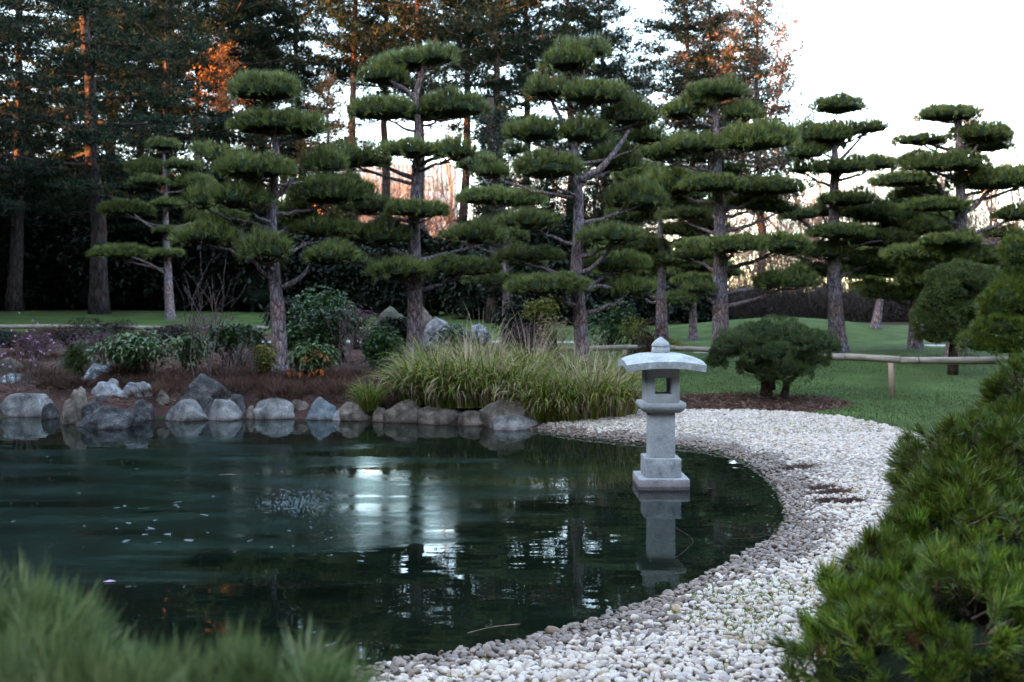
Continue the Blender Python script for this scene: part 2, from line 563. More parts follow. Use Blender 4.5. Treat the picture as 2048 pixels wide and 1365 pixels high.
m, nt, p, out = mat('rail_wood')
c = coords(nt)
n = noise_node(nt, 1, 6, .65, c, (3, 40, 40))
r = ramp(nt, [(.3, (.13, .095, .075)), (.55, (.30, .235, .19)), (.8, (.44, .37, .32))])
nt.links.new(n.outputs[0], r.inputs[0]); nt.links.new(r.outputs[0], p.inputs['Base Color'])
p.inputs['Roughness'].default_value = .8
bump(nt, n.outputs[0], .4, .01, p)
M['rail'] = m
m, nt, p, out = mat('post_wood')
c = coords(nt)
n = noise_node(nt, 1, 6, .65, c, (40, 40, 3))
r = ramp(nt, [(.3, (.20, .11, .07)), (.55, (.36, .23, .16)), (.8, (.48, .35, .27))])
nt.links.new(n.outputs[0], r.inputs[0]); nt.links.new(r.outputs[0], p.inputs['Base Color'])
p.inputs['Roughness'].default_value = .8
bump(nt, n.outputs[0], .4, .01, p)
M['post'] = m

# water with a thin skin of ice over most of the pond
m, nt, p, out = mat('pond_water')
nt.nodes.remove(p)
g = geo_pos(nt)
at = nt.nodes.new('ShaderNodeAttribute'); at.attribute_name = 'shore'
fr = nt.nodes.new('ShaderNodeFresnel'); fr.inputs[0].default_value = 1.33
nw = noise_node(nt, 1.0, 2, .5, g, (1.2, 2.6, 1))
bw = nt.nodes.new('ShaderNodeBump'); bw.inputs['Strength'].default_value = .035; bw.inputs['Distance'].default_value = .08
nt.links.new(nw.outputs[0], bw.inputs['Height'])
n_ice = noise_node(nt, 1.0, 6, .62, g, (.38, 1.5, 1))
ma = nt.nodes.new('ShaderNodeMath'); ma.operation = 'MULTIPLY_ADD'
nt.links.new(at.outputs['Fac'], ma.inputs[0]); ma.inputs[1].default_value = .16; nt.links.new(n_ice.outputs[0], ma.inputs[2])
ir = ramp(nt, [(.86, (0, 0, 0)), (.98, (1, 1, 1))])
nt.links.new(ma.outputs[0], ir.inputs[0])
nr2 = noise_node(nt, 1.0, 6, .7, g, (1.2, 3.5, 1))
rr = ramp(nt, [(.35, (.003,) * 3), (.66, (.035,) * 3)])
nt.links.new(nr2.outputs[0], rr.inputs[0])
rough_mix = mixc(nt, ir.outputs[0], (.0, .0, .0), rr.outputs[0])
gl = nt.nodes.new('ShaderNodeBsdfGlossy'); nt.links.new(mixc(nt, ir.outputs[0], (.90, .95, .95), (.48, .60, .60)), gl.inputs[0])
nt.links.new(rough_mix, gl.inputs['Roughness'])
nb = noise_node(nt, 1.0, 6, .65, g, (3, 9, 1))
bi = nt.nodes.new('ShaderNodeBump'); bi.inputs['Distance'].default_value = .02
nt.links.new(nb.outputs[0], bi.inputs['Height']); nt.links.new(bw.outputs[0], bi.inputs['Normal'])
msi = nt.nodes.new('ShaderNodeMath'); msi.operation = 'MULTIPLY'; msi.inputs[1].default_value = .20
nt.links.new(ir.outputs[0], msi.inputs[0]); nt.links.new(msi.outputs[0], bi.inputs['Strength'])
nt.links.new(bi.outputs[0], gl.inputs['Normal']); nt.links.new(bw.outputs[0], fr.inputs['Normal'])
tr = nt.nodes.new('ShaderNodeBsdfTransparent'); tr.inputs[0].default_value = (.40, .50, .40, 1)
df = nt.nodes.new('ShaderNodeBsdfDiffuse')
n_d = noise_node(nt, 1.0, 7, .68, g, (.55, 1.7, 1))
dr = ramp(nt, [(.38, (.006, .011, .008)), (.55, (.012, .025, .019)), (.68, (.026, .052, .043))])
nt.links.new(n_d.outputs[0], dr.inputs[0]); nt.links.new(dr.outputs[0], df.inputs[0])
mi = nt.nodes.new('ShaderNodeMixShader')
msd = nt.nodes.new('ShaderNodeMath'); msd.operation = 'MULTIPLY'; msd.inputs[1].default_value = .50
nt.links.new(ir.outputs[0], msd.inputs[0]); mad = nt.nodes.new('ShaderNodeMath'); mad.operation = 'ADD'; mad.inputs[1].default_value = .18
nt.links.new(msd.outputs[0], mad.inputs[0]); nt.links.new(mad.outputs[0], mi.inputs[0])
nt.links.new(tr.outputs[0], mi.inputs[1]); nt.links.new(df.outputs[0], mi.inputs[2])
mx = nt.nodes.new('ShaderNodeMixShader')
nt.links.new(fr.outputs[0], mx.inputs[0]); nt.links.new(mi.outputs[0], mx.inputs[1]); nt.links.new(gl.outputs[0], mx.inputs[2])
nt.links.new(mx.outputs[0], out.inputs[0])
M['water'] = m

m, nt, p, out = mat('broken_ice')
p.inputs['Base Color'].default_value = (.11, .16, .17, 1)
p.inputs['Roughness'].default_value = .25
p.inputs['Alpha'].default_value = .7
M['ice'] = m


def flat(name, col, rough=.6, spec=.4):
    m, nt, p, out = mat(name)
    n = noise_node(nt, 6, 4, .6, coords(nt))
    r = ramp(nt, [(.3, tuple(c * .8 for c in col)), (.7, tuple(min(1, c * 1.15) for c in col))])
    nt.links.new(n.outputs[0], r.inputs[0]); nt.links.new(r.outputs[0], p.inputs['Base Color'])
    p.inputs['Roughness'].default_value = rough
    p.inputs['Specular IOR Level'].default_value = spec
    return m


M['pane'] = flat('facade_glass', (.36, .42, .48), .15, .8)
M['mullion'] = flat('facade_mullion', (.22, .21, .22))
M['brick_wall'] = flat('orange_brick', (.40, .20, .11), .9)
M['roof_slate'] = flat('roof_tiles', (.16, .10, .09), .8)
M['dead_leaf'] = flat('tan_dead_leaf', (.38, .24, .15), .7)

# ------------------------------------------------------------------ terrain
shore_px = [(0, 835), (100, 832), (190, 850), (300, 838), (480, 838), (690, 838), (760, 843), (880, 848), (960, 852), (1060, 860), (1150, 874), (1290, 888),
            (1400, 900), (1480, 920), (1540, 960), (1572, 1005), (1578, 1045), (1545, 1085), (1480, 1120), (1400, 1165), (1300, 1210),
            (1180, 1250), (1050, 1285), (900, 1315), (800, 1331), (700, 1350)]
sp = []
for px, py in shore_px:
    w = W(px, py, CH * F / (py - HY))
    sp.append((w.x, w.y))
sp += [(-2.0, 4.6), (-4, 3.8), (-7.5, 3.4), (-12, 4.2), (-16, 8), (-16.5, 13), (-13, 16.6)]
n0 = len(sp)
P3 = np.array([(a, b, 0) for a, b in sp + sp[:1]])
SH = smooth_path(P3, 6)[:-1, :2]


def poly_sd(X, Y, poly):
    """signed distance, negative inside"""
    P = np.stack([np.ravel(X), np.ravel(Y)], axis=1)
    A = poly; B = np.roll(poly, -1, axis=0)
    best = np.full(len(P), 1e9); ins = np.zeros(len(P), dtype=bool)
    for a, b in zip(A, B):
        d = b - a
        t = np.clip(((P - a) @ d) / max(d @ d, 1e-12), 0, 1)
        q = a + t[:, None] * d
        best = np.minimum(best, np.hypot(P[:, 0] - q[:, 0], P[:, 1] - q[:, 1]))
        c = (a[1] > P[:, 1]) != (b[1] > P[:, 1])
        if abs(d[1]) > 1e-12:
            ins ^= c & (P[:, 0] < d[0] * (P[:, 1] - a[1]) / d[1] + a[0])
    return np.where(ins, -best, best).reshape(np.shape(X))


def sstep(a, b, x):
    t = np.clip((x - a) / (b - a), 0, 1)
    return t * t * (3 - 2 * t)


def ground(X, Y, D=None):
    X = np.asarray(X, dtype=float); Y = np.asarray(Y, dtype=float)
    if D is None:
        D = poly_sd(X, Y, SH)
    left = np.interp(Y, [0, 14, 17, 18.5, 20, 24, 33, 36, 40, 43, 47, 60, 100, 400], [.3, .3, .30, .45, .59, .62, .62, .78, 1.1, 1.28, 1.42, 1.5, 2, 5])
    right = np.interp(Y, [0, 6, 14, 16.5, 18.5, 22, 27, 34, 40, 60, 100, 400], [.3, .26, .10, .16, .22, .40, .62, .62, .78, 1.2, 2, 5])
    w = sstep(-1.0, 3.0, X - (Y - 16) * .10)
    land = left * (1 - w) + right * w
    land = land + .62 * np.exp(-((X - 10.6) / 4.0) ** 2 - ((Y - 38.5) / 3.6) ** 2) * (Y > 20)
    rocky = sstep(.6, -.6, X) * sstep(12, 14, Y)
    ramp_ = .02 + D * (.10 + .5 * rocky)
    out = np.minimum(land, np.maximum(ramp_, .02))
    # soft transition where ramp meets land
    bed = -np.minimum(.75, .21 * (-D)) + .01
    return np.where(D < 0, bed, out)


def gz(x, y):
    return float(ground(np.array([x]), np.array([y]))[0])


def axis(lo, hi, a, b, fine, grow):
    xs = list(np.arange(a, b, fine)); s = fine; x = xs[-1]
    while x < hi:
        s = min(s * grow, 25); x += s; xs.append(x)
    s = fine; x = a; pre = []
    while x > lo:
        s = min(s * grow, 25); x -= s; pre.append(x)
    return np.array(pre[::-1] + xs)


xs = axis(-500, 500, -9.5, 8.0, .09, 1.10)
ys = axis(-60, 900, 4.2, 20.0, .09, 1.10)
GX, GY = np.meshgrid(xs, ys)
SD = poly_sd(GX, GY, SH)
GZ = ground(GX, GY, SD)
# small undulation
uv = np.sin(GX * 1.7 + 1) * np.sin(GY * 1.3) * .012 + np.sin(GX * .5) * np.sin(GY * .45 + 2) * .02
GZ = GZ + uv * (SD > .3)
nx, ny = len(xs), len(ys)
cx = (GX[:-1, :-1] + GX[1:, 1:]) / 2; cy = (GY[:-1, :-1] + GY[1:, 1:]) / 2
csd = poly_sd(cx, cy, SH)
wob = (np.sin(cx * 3.1 + cy * 1.7) + np.sin(cx * 7.3 - cy * 5.1) * .6 + np.sin(cx * 13 + cy * 11) * .4) * .06
# gravel beach outline
rear = [(1062, 850), (1085, 838), (1150, 829), (1300, 823), (1500, 823), (1600, 827), (1700, 836), (1780, 850), (1850, 868)]
gp = []
for px, py in rear:
    D_ = (CH - .15) * F / (py - HY)
    w_ = W(px, py, D_); gp.append((w_.x, w_.y))
gp += [(6.6, 11.5), (7.2, 8), (7, 3.2), (5, 2.0), (-3.5, 2.2), (-3.4, 4.0)]
GP = np.array(gp + [tuple(SH[i]) for i in range(len(SH)) if 9 * 6 <= i <= 27 * 6][::-1])
gsd = poly_sd(cx, cy, GP)
zone = np.full(cx.shape, 'lawn', dtype=object)
bedmask = (cx < 2.3 - (cy - 16) * .03 + wob * 2) & (cy > 12) & (cy < 31) | ((cx < -5) & (cy < 14))
bedmask &= ~((cx > 1.2) & (cy > 22 + wob))
bedmask |= (cx < -4) & (cy > 12) & (cy < 36.4 + wob * 3)
zone[bedmask] = 'planting_bed'
soil = ((cx - 4.15) / 1.75) ** 2 + ((cy - 17.55) / 1.25) ** 2 + wob * 2 < 1
soil |= (cx > 1.8) & (cx < 4) & (cy > 16) & (cy < 17.7 + wob)
zone[soil] = 'soil_patch'
pathm = (cy > 31.6 + wob) & (cy < 33.8 + wob) & (cx < 2.5) & (cx > -9.8)
pathm |= (np.abs(cy - (30 + (cx - 10) * .12)) < .55) & (cx > 12.6)
pathm |= ((np.abs(cy - (27.5 + (cx - 4) * -.6)) < .35) & (cx > 3.4) & (cx < 5.6))
zone[pathm] = 'path'
wood = (cy > 50 + np.sin(cx * .3) * 2) & (cx < 6) | (cy > 46 + np.sin(cx * .3) * 2) & (cx >= 6)
zone[wood] = 'woodland_floor'
zone[(gsd < wob * .8) & (csd >= -.0)] = 'gravel_beach'
zone[csd < 0] = 'pond_bed'
idx = (np.arange(ny - 1)[:, None] * nx + np.arange(nx - 1)[None, :])
VV = np.stack([GX.ravel(), GY.ravel(), GZ.ravel()], axis=1)
SETTING = {}
for zn, mt in (('lawn', 'lawn'), ('planting_bed', 'mulch'), ('soil_patch', 'mulch'), ('path', 'path'), ('woodland_floor', 'woodland_floor'), ('gravel_beach', 'beach'), ('pond_bed', 'pond_bed')):
    ii = idx[zone == zn]
    Q = np.stack([ii, ii + 1, ii + nx + 1, ii + nx], axis=1)
    u, inv = np.unique(Q.ravel(), return_inverse=True)
    me = mk_mesh(zn, VV[u], inv.reshape(-1, 4), True)
    SETTING[zn] = tag(link(zn, me, M[mt]), kind='structure')

# water surface
wm = (csd < .12)
ii = idx[wm]
Q = np.stack([ii, ii + 1, ii + nx + 1, ii + nx], axis=1)
u, inv = np.unique(Q.ravel(), return_inverse=True)
wv = VV[u].copy(); wv[:, 2] = 0
me = mk_mesh('water', wv, inv.reshape(-1, 4), True)
a_ = me.attributes.new('shore', 'FLOAT', 'POINT')
a_.data.foreach_set('value', np.clip(-SD.ravel()[u], 0, 3).astype(np.float32))
tag(link('water', me, M['water']), kind='structure')


# ------------------------------------------------------------------ stone lantern
LX, LY = 1.60, 10.72


def ring_prism(a, b, n=14, r=.012):
    pass


def bevel_obj(o, w=.008, seg=2):
    b = o.modifiers.new('bevel', 'BEVEL'); b.width = w; b.segments = seg; b.limit_method = 'ANGLE'


def rough_box(name, hw, hd, z0, z1, m_, parent, bev=.008):
    me = mk_mesh(name, *[np.array(k) for k in box(-hw, hw, -hd, hd, z0, z1)])
    o = link(name, me, m_, parent)
    bevel_obj(o, bev)
    return o


lan = thing('stone_lantern', 'grey granite lantern with curved roof standing in the pond shallows', 'stone lantern', (LX, LY, 0), rotz=R(0.5))
rough_box('base_slab', .268, .268, -.35, .115, M['granite_base'], lan, .012)
rough_box('pedestal_block', .19, .19, .1152, .318, M['granite_step'], lan)
rough_box('shaft', .135, .135, .3182, .80, M['granite'], lan)
# platform: rounded underside
prof = [(.150, .795), (.185, .802), (.222, .825), (.243, .86), (.247, .885), (.240, .905), (.19, .9055)]
A = Acc()
nc = 36


def sq(r, a, e=6.0):
    c_, s_ = math.cos(a), math.sin(a)
    k = (abs(c_) ** e + abs(s_) ** e) ** (-1 / e)
    return r * c_ * k, r * s_ * k


def sq_lathe(prof, nc=48, e=6.0):
    V = []
    for r_, z_ in prof:
        for k in range(nc):
            x_, y_ = sq(r_, 2 * math.pi * (k + .5) / nc, e)
            V.append((x_, y_, z_))
    Q = []
    for i in range(len(prof) - 1):
        for k in range(nc):
            k2 = (k + 1) % nc
            Q.append((i * nc + k, i * nc + k2, (i + 1) * nc + k2, (i + 1) * nc + k))
    n = len(V)
    V += [(0, 0, prof[0][1]), (0, 0, prof[-1][1])]
    T = list(tri(np.array(Q)))
    b = (len(prof) - 1) * nc
    for k in range(nc):
        k2 = (k + 1) % nc
        T.append((n, k2, k)); T.append((n + 1, b + k, b + k2))
    return np.array(V), np.array(T)


o = link('platform', mk_mesh('platform', *sq_lathe(prof, 64, 9), True), M['granite'], lan)
try:
    o.data.set_sharp_from_angle(angle=R(40))
except Exception:
    pass
# fire box: four walls, a window through the front and the back
h = .176; w0 = .087; z0, z1, z2, z3 = .906, .995, 1.175, 1.275; tw = .05


def holed(y0, y1):
    o_ = [(-h, z0), (h, z0), (h, z3), (-h, z3)]; i_ = [(-w0, z1), (w0, z1), (w0, z2), (-w0, z2)]
    V = [(x, y, z) for y in (y0, y1) for x, z in o_ + i_]
    Q = []
    for k in range(4):
        k2 = (k + 1) % 4
        Q += [(k, k2, 4 + k2, 4 + k), (8 + k2, 8 + k, 12 + k, 12 + k2), (k2, k, 8 + k, 8 + k2), (4 + k, 4 + k2, 12 + k2, 12 + k)]
    return np.array(V), np.array(Q)


for y0_, y1_ in ((-h, -h + tw), (h - tw, h)):
    o = link('wall', mk_mesh('wall', *holed(y0_, y1_)), M['granite'], lan)
    bevel_obj(o, .004)
for sx in (-1, 1):
    rough_box('wall', tw / 2, h - tw, z0, z3, M['granite'], lan, .003).location = (sx * (h - tw / 2), 0, 0)
A = Acc()
for (xa, xb, za, zb) in ((-w0 - .012, w0 + .012, z1 - .012, z1 + .006), (-w0 - .012, w0 + .012, z2 - .006, z2 + .012), (-w0 - .012, -w0 + .006, z1 + .006, z2 - .006), (w0 - .006, w0 + .012, z1 + .006, z2 - .006)):
    A.add(*box(xa, xb, -h + .012, -h + .06, za, zb))
link('window_frame', A.mesh('window_frame'), M['granite'], lan)
# roof: square, gently domed, thick eaves
nr = 25
hw = .415
g1 = np.linspace(-1, 1, nr)
RX, RY = np.meshgrid(g1 * hw, g1 * hw)


def roof_top(x, y):
    r2 = x * x + y * y
    return 1.436 - .22 * r2 - .55 * (np.maximum(np.abs(x), np.abs(y)) ** 3)


TZ = roof_top(RX, RY)
BZ = np.minimum(TZ - .072, 1.335 - .25 * (RX ** 2 + RY ** 2))
Vt = np.stack([RX.ravel(), RY.ravel(), TZ.ravel()], 1)
Vb = np.stack([RX.ravel() * .985, RY.ravel() * .985, BZ.ravel()], 1)
Vt += rng.normal(size=Vt.shape) * .0012
ii = (np.arange(nr - 1)[:, None] * nr + np.arange(nr - 1)[None, :]).ravel()
Qt = np.stack([ii, ii + 1, ii + nr + 1, ii + nr], 1)
Qb = np.stack([ii, ii + nr, ii + nr + 1, ii + 1], 1) + nr * nr
edge = list(range(nr)) + [nr * (k + 1) + nr - 1 for k in range(nr - 1)] + [nr * nr - 2 - k for k in range(nr - 1)] + [nr * (nr - 2 - k) for k in range(nr - 2)]
Qs = np.array([(edge[k], edge[k] + nr * nr, edge[(k + 1) % len(edge)] + nr * nr, edge[(k + 1) % len(edge)]) for k in range(len(edge))])
o = link('roof', mk_mesh('roof', np.vstack([Vt, Vb]), np.vstack([Qt, Qb, Qs]), True), M['granite_roof'], lan)
try:
    o.data.set_sharp_from_angle(angle=R(45))
except Exception:
    pass
roof_o = o
fin = [(.0, 1.395), (.094, 1.397), (.098, 1.41), (.096, 1.455), (.094, 1.486), (.086, 1.492), (.094, 1.498), (.096, 1.512), (.088, 1.532), (.066, 1.556), (.040, 1.576), (.018, 1.592), (.004, 1.602)]
o = link('finial', mk_mesh('finial', *sq_lathe(fin, 40, 2.3), True), M['granite_roof'], lan)
A = Acc()
for k in range(26):
    a_ = random.uniform(0, 6.28); r_ = random.uniform(.095, .15)
    x_, y_ = r_ * math.cos(a_), r_ * math.sin(a_)
    z_ = float(roof_top(np.array(x_), np.array(y_))) + .004
    L_ = random.uniform(.03, .075); b_ = random.uniform(0, 6.28)
    A.add([(x_, y_, z_), (x_ + L_ * math.cos(b_), y_ + L_ * math.sin(b_), z_ + .004), (x_ + L_ * .5 * math.cos(b_ + .25), y_ + L_ * .5 * math.sin(b_ + .25), z_ + .008)], [(0, 1, 2)])
tag(link('dead_needles', A.mesh('dead_needles'), M['needle_dead'], None, (LX, LY, 0)), 'brown dead pine needles caught around the lantern finial', 'pine needles', kind='stuff')

# ------------------------------------------------------------------ boulders


def rock_mesh(name, w, d, h_, seed, sub=4, facets=7, amp=.16, shape=None):
    rr_ = random.Random(seed)
    V, T = ico(sub)
    V = V.copy()
    off = Vector((seed * 3.1, seed * 1.7, seed * .9))
    planes = []
    for k in range(facets):
        v = Vector((rr_.gauss(0, 1), rr_.gauss(0, 1), rr_.gauss(.1, .8))).normalized()
        planes.append((np.array(v), rr_.uniform(.62, .9)))
    for k in range(8):
        v = Vector((rr_.gauss(0, 1), rr_.gauss(0, 1), rr_.gauss(.3, .7))).normalized()
        planes.append((np.array(v), rr_.uniform(.66, .92)))
    for nvec, dd in planes:
        q = V @ nvec
        ex = np.maximum(q - dd, 0)
        V -= ex[:, None] * nvec * .92
    for i in range(len(V)):
        v = Vector(V[i])
        q = mnoise.fractal(v * 1.4 + off, 1.0, 2.0, 3) * amp * .8 - abs(mnoise.noise(v * 3.1 + off)) * amp * .55 - abs(mnoise.noise(v * 7 + off)) * amp * .3 + mnoise.noise(v * 17 + off) * amp * .10
        V[i] = V[i] * (1 + q)
    zc = np.clip(V[:, 2], -.9, 0)
    wid_ = np.where(V[:, 2] < 0, 1 / np.sqrt(1 - zc ** 2), 1)
    V[:, 0] *= wid_; V[:, 1] *= wid_
    V = V * np.array([w / 2, d / 2, h_])
    if shape:
        V = shape(V)
    return mk_mesh(name, V, T, True)


def rock(cx_, top, base, wpx, D_, mkey, label, seed, amp=.16, facets=7, depth=None, shape=None, sink=.12, tilt=0, group='boulders edging the pond'):
    b = W(cx_, base, D_)
    wid = wpx / F * D_
    hgt = (base - top) / F * D_
    dep = depth if depth else max(wid * .75, hgt * 1.2)
    me = rock_mesh('boulder', wid * 1.06, dep, hgt * .95 + sink * .3, seed, 4, facets, amp, shape)
    co = np.array([v.co[:] for v in me.vertices])
    zt = co[:, 2].max()
    o = link('boulder', me, M[mkey], None, (b.x, b.y + dep * .30, b.z + hgt - zt), (0, R(tilt), 0))
    tag(o, label, 'boulder', group)
    return o


def wl(py):
    return CH * F / (py - HY)


def peak(p, s):
    def f(V):
        zt = np.clip(V[:, 2] / V[:, 2].max(), 0, 1)
        k = 1 - s * zt
        V = V.copy()
        V[:, 0] = (V[:, 0] - p * V[:, 0].max()) * k + p * V[:, 0].max()
        V[:, 1] *= 1 - s * .6 * zt
        return V
    return f


rock(48, 787, 833, 118, wl(834), 'rock_grey', 'wide grey boulder with a flat top at the water, beside the thin pink flowering stems', 3, .10, 9)
rock(12, 800, 833, 50, wl(833) + .4, 'rock_grey', 'half hidden grey boulder cut by the picture edge beside the flat topped boulder', 4)
rock(70, 782, 800, 40, wl(832) + 1.0, 'rock_pale', 'small pale stone at the foot of the pink flowering stems', 5)
rock(142, 774, 848, 72, wl(849), 'rock_tan', 'rough rust brown upright boulder at the waterline next to the dark low boulder', 6, .26, 4)
rock(212, 765, 815, 90, wl(836) + .5, 'rock_pale', 'pale bluish lumpy boulder behind the low dark boulder', 8, .24, 5)
rock(265, 763, 820, 78, wl(836) + .3, 'rock_pale', 'whitish rounded boulder beside the lumpy pale one', 9, .2, 5)
rock(222, 757, 790, 38, wl(836) + 1.0, 'rock_pale', 'small pale knob of stone on top of the lumpy pale boulder', 10, .2, 5)
rock(205, 815, 857, 150, wl(857), 'rock_dark', 'low dark wet boulder spreading at the waterline', 11, .3, 4)
rock(198, 792, 818, 50, wl(853) + .9, 'rock_dark', 'dark purple brown stone behind the low wet boulder', 12, .2, 5)
rock(320, 782, 826, 44, wl(833), 'rock_tan', 'small squat tan boulder left in the gap before the peaked boulder', 13, .12, 8)
rock(410, 750, 836, 176, wl(838) + .15, 'rock_dark', 'large dark peaked boulder, tallest along the pond edge', 14, .12, 5, 1.1, peak(-.1, .38))
rock(372, 800, 840, 100, wl(841) - .1, 'rock_grey', 'grey boulder in front of the large peaked one', 15, .10, 6, .6, peak(.2, .35))
rock(440, 800, 838, 88, wl(840) - .1, 'rock_grey', 'pale grey boulder with a notch, at the foot of the large peaked one', 16, .14, 6, .6, peak(0, .3))
rock(543, 798, 837, 112, wl(838), 'rock_grey', 'long low speckled boulder under the yellow green shrub', 17, .12, 7)
rock(598, 800, 836, 44, wl(838) + .2, 'rock_tan', 'small brown stone wedged between the long boulder and the blue grey one', 18)
rock(639, 795, 838, 76, wl(840), 'rock_blue', 'smooth blue grey boulder with a pointed top', 19, .13, 6, None, peak(.1, .22))
rock(712, 805, 842, 80, wl(842), 'rock_tan', 'rounded tan boulder beneath the small sedge tuft', 20, .1, 5)
rock(806, 801, 845, 92, wl(846), 'rock_tan', 'slanting tan boulder between the small tuft and the tall sedge', 21, .14, 6, None, peak(-.2, .2))
rock(882, 812, 846, 100, wl(847) - .1, 'rock_tan', 'low brown boulder half covered by hanging sedge', 22)
rock(1012, 796, 850, 120, wl(852) - .25, 'rock_tan', 'lichen spotted boulder under the tall sedge', 23, .2, 5)
rock(945, 822, 850, 70, wl(850) - .1, 'rock_tan', 'small brown stone under the hanging dry sedge blades', 44)
rock(1022, 834, 862, 118, wl(861), 'rock_grey', 'flat slab lying at the waterline where the gravel starts', 24, .08, 5, .9)
for k_, (cx_, tp_, bs_, w_, mk_, lb_) in enumerate(((98, 806, 838, 34, 'rock_dark', 'small dark stone between the flat topped boulder and the rust brown one'), (175, 800, 850, 40, 'rock_dark', 'dark stone leaning on the rust brown boulder'), (282, 800, 842, 48, 'rock_dark', 'dark wet stone below the whitish rounded boulder'),
                                                  (345, 812, 838, 36, 'rock_dark', 'dark stone wedged beside the squat tan boulder'), (468, 790, 838, 46, 'rock_dark', 'dark flank stone at the foot of the large peaked boulder'), (500, 812, 838, 30, 'rock_tan', 'small tan stone beside the long speckled boulder'), (675, 822, 842, 24, 'rock_pale', 'tiny pale stone beside the blue grey boulder'),
                                                  (760, 815, 844, 34, 'rock_tan', 'small stone under the separate sedge tuft'), (250, 790, 815, 44, 'rock_pale', 'pale stone low between the two pale boulders'), (300, 770, 800, 40, 'rock_lichen', 'grey stone behind the squat tan boulder'))):
    rock(cx_, tp_, bs_, w_, wl(bs_) + (.0 if bs_ > 835 else .5), mk_, lb_, 60 + k_, .16, 5)
rock(112, 708, 775, 130, 19.6, 'rock_moss', 'dark mossy boulder sloping up behind the flowering stems', 25, .14, 5, None, peak(.3, .35), .3)
rock(185, 728, 772, 105, 18.8, 'rock_lichen', 'dark boulder speckled with white lichen below the pale rhododendron', 26, .14, 6, None, peak(.1, .45), .3)
rock(225, 705, 765, 90, 19.8, 'rock_lichen', 'grey leaning slab behind the lichen speckled boulder', 27, .16, 7, None, peak(.1, .4), .3)
rock(18, 748, 782, 90, 18.6, 'rock_lichen', 'low lichened boulder behind the half hidden one', 28, .16, 6, None, None, .3)
rock(10, 715, 760, 70, 19.8, 'rock_moss', 'dark rounded boulder beside the sloping mossy one', 29, .16, 6, None, None, .3)
rock(872, 634, 664, 52, 27.0, 'rock_pale', 'pale bluish boulder beside the trunk of the second cloud pine', 30, .18, 6, None, None, .4, group='rocks in the planting')
rock(912, 652, 672, 56, 27.6, 'rock_lichen', 'low layered rock next to the pale bluish boulder', 31, .2, 6, None, None, .4, group='rocks in the planting')
rock(958, 648, 664, 60, 28.2, 'rock_lichen', 'flat lichened rock behind the tall dry stalks', 32, .2, 6, None, None, .4, group='rocks in the planting')
rock(785, 612, 640, 64, 31.0, 'rock_moss', 'dark brown rock face in shadow behind the second cloud pine', 33, .2, 6, None, None, .4, group='rocks in the planting')
rock(845, 612, 635, 36, 30.0, 'rock_tan', 'brown rock behind the second cloud pine trunk', 34, .2, 6, None, None, .4, group='rocks in the planting')

# ------------------------------------------------------------------ pebbles
PEB = []
for k in range(5):
    V, T = ico(2)
    V = V.copy()
    for i in range(len(V)):
        v = Vector(V[i]); V[i] *= 1 + .22 * mnoise.noise(v * 1.1 + Vector((k * 5.1, 2, 3)))
    me = mk_mesh('pebble', V, T, True)
    me.materials.append(M['pebble'])
    PEB.append(me)

sx_, sy_ = np.meshgrid(np.arange(-3.5, 7.2, .039), np.arange(2.1, 17.0, .039))
pxy = np.stack([sx_.ravel(), sy_.ravel()], 1) + rng.uniform(-.017, .017, (sx_.size, 2))
# only where the view or a step to its side could see it
vis = (np.abs(pxy[:, 0]) < pxy[:, 1] * .62 + .9) & (pxy[:, 1] > 3.8)
pxy = pxy[vis]
psd = poly_sd(pxy[:, 0], pxy[:, 1], SH)
pgs = poly_sd(pxy[:, 0], pxy[:, 1], GP)
jit = rng.normal(size=len(pxy)) * .05
pw = np.sin(pxy[:, 0] * 2.3 + pxy[:, 1] * 1.1) * .06 + np.sin(pxy[:, 0] * 6.3 - pxy[:, 1] * 4.1) * .05
keep = (pgs < .0 + jit * .8) & (psd > -.55) | (psd < 0) & (psd > -.55) & (pxy[:, 0] > .4)
# bare soil hollows in the beach
holes = [(1600, 935, .16), (1640, 975, .10), (1665, 985, .13), (1700, 1005, .10), (1650, 1000, .09)]
for hx, hy, hr in holes:
    D_ = (CH - .08) * F / (hy - HY); w_ = W(hx, hy, D_)
    keep &= np.hypot((pxy[:, 0] - w_.x) / 1.5, pxy[:, 1] - w_.y) > hr * (1 + jit * 4)
pxy, psd, pw, jit = pxy[keep], psd[keep], pw[keep], jit[keep]
pz = ground(pxy[:, 0], pxy[:, 1], psd)
size = rng.uniform(.0125, .025, len(pxy)) * np.where(rng.random(len(pxy)) < .10, 1.5, 1)
psc = np.stack([size * rng.uniform(1.0, 1.5, len(pxy)), size * rng.uniform(.8, 1.05, len(pxy)), size * rng.uniform(.5, .8, len(pxy))], 1)
prot = np.stack([rng.normal(size=len(pxy)) * .35, rng.normal(size=len(pxy)) * .35, rng.uniform(0, 6.28, len(pxy))], 1)
wet_edge = .34 + pw * 1.6 + jit * 1.6
cls = np.where(psd < -.02, 2, np.where(psd < wet_edge, 1, 0))
ppos = np.stack([pxy[:, 0], pxy[:, 1], pz + np.where(psd < -.02, -.012, psc[:, 2] * .45 + rng.uniform(0, .012, len(pxy)))], 1)

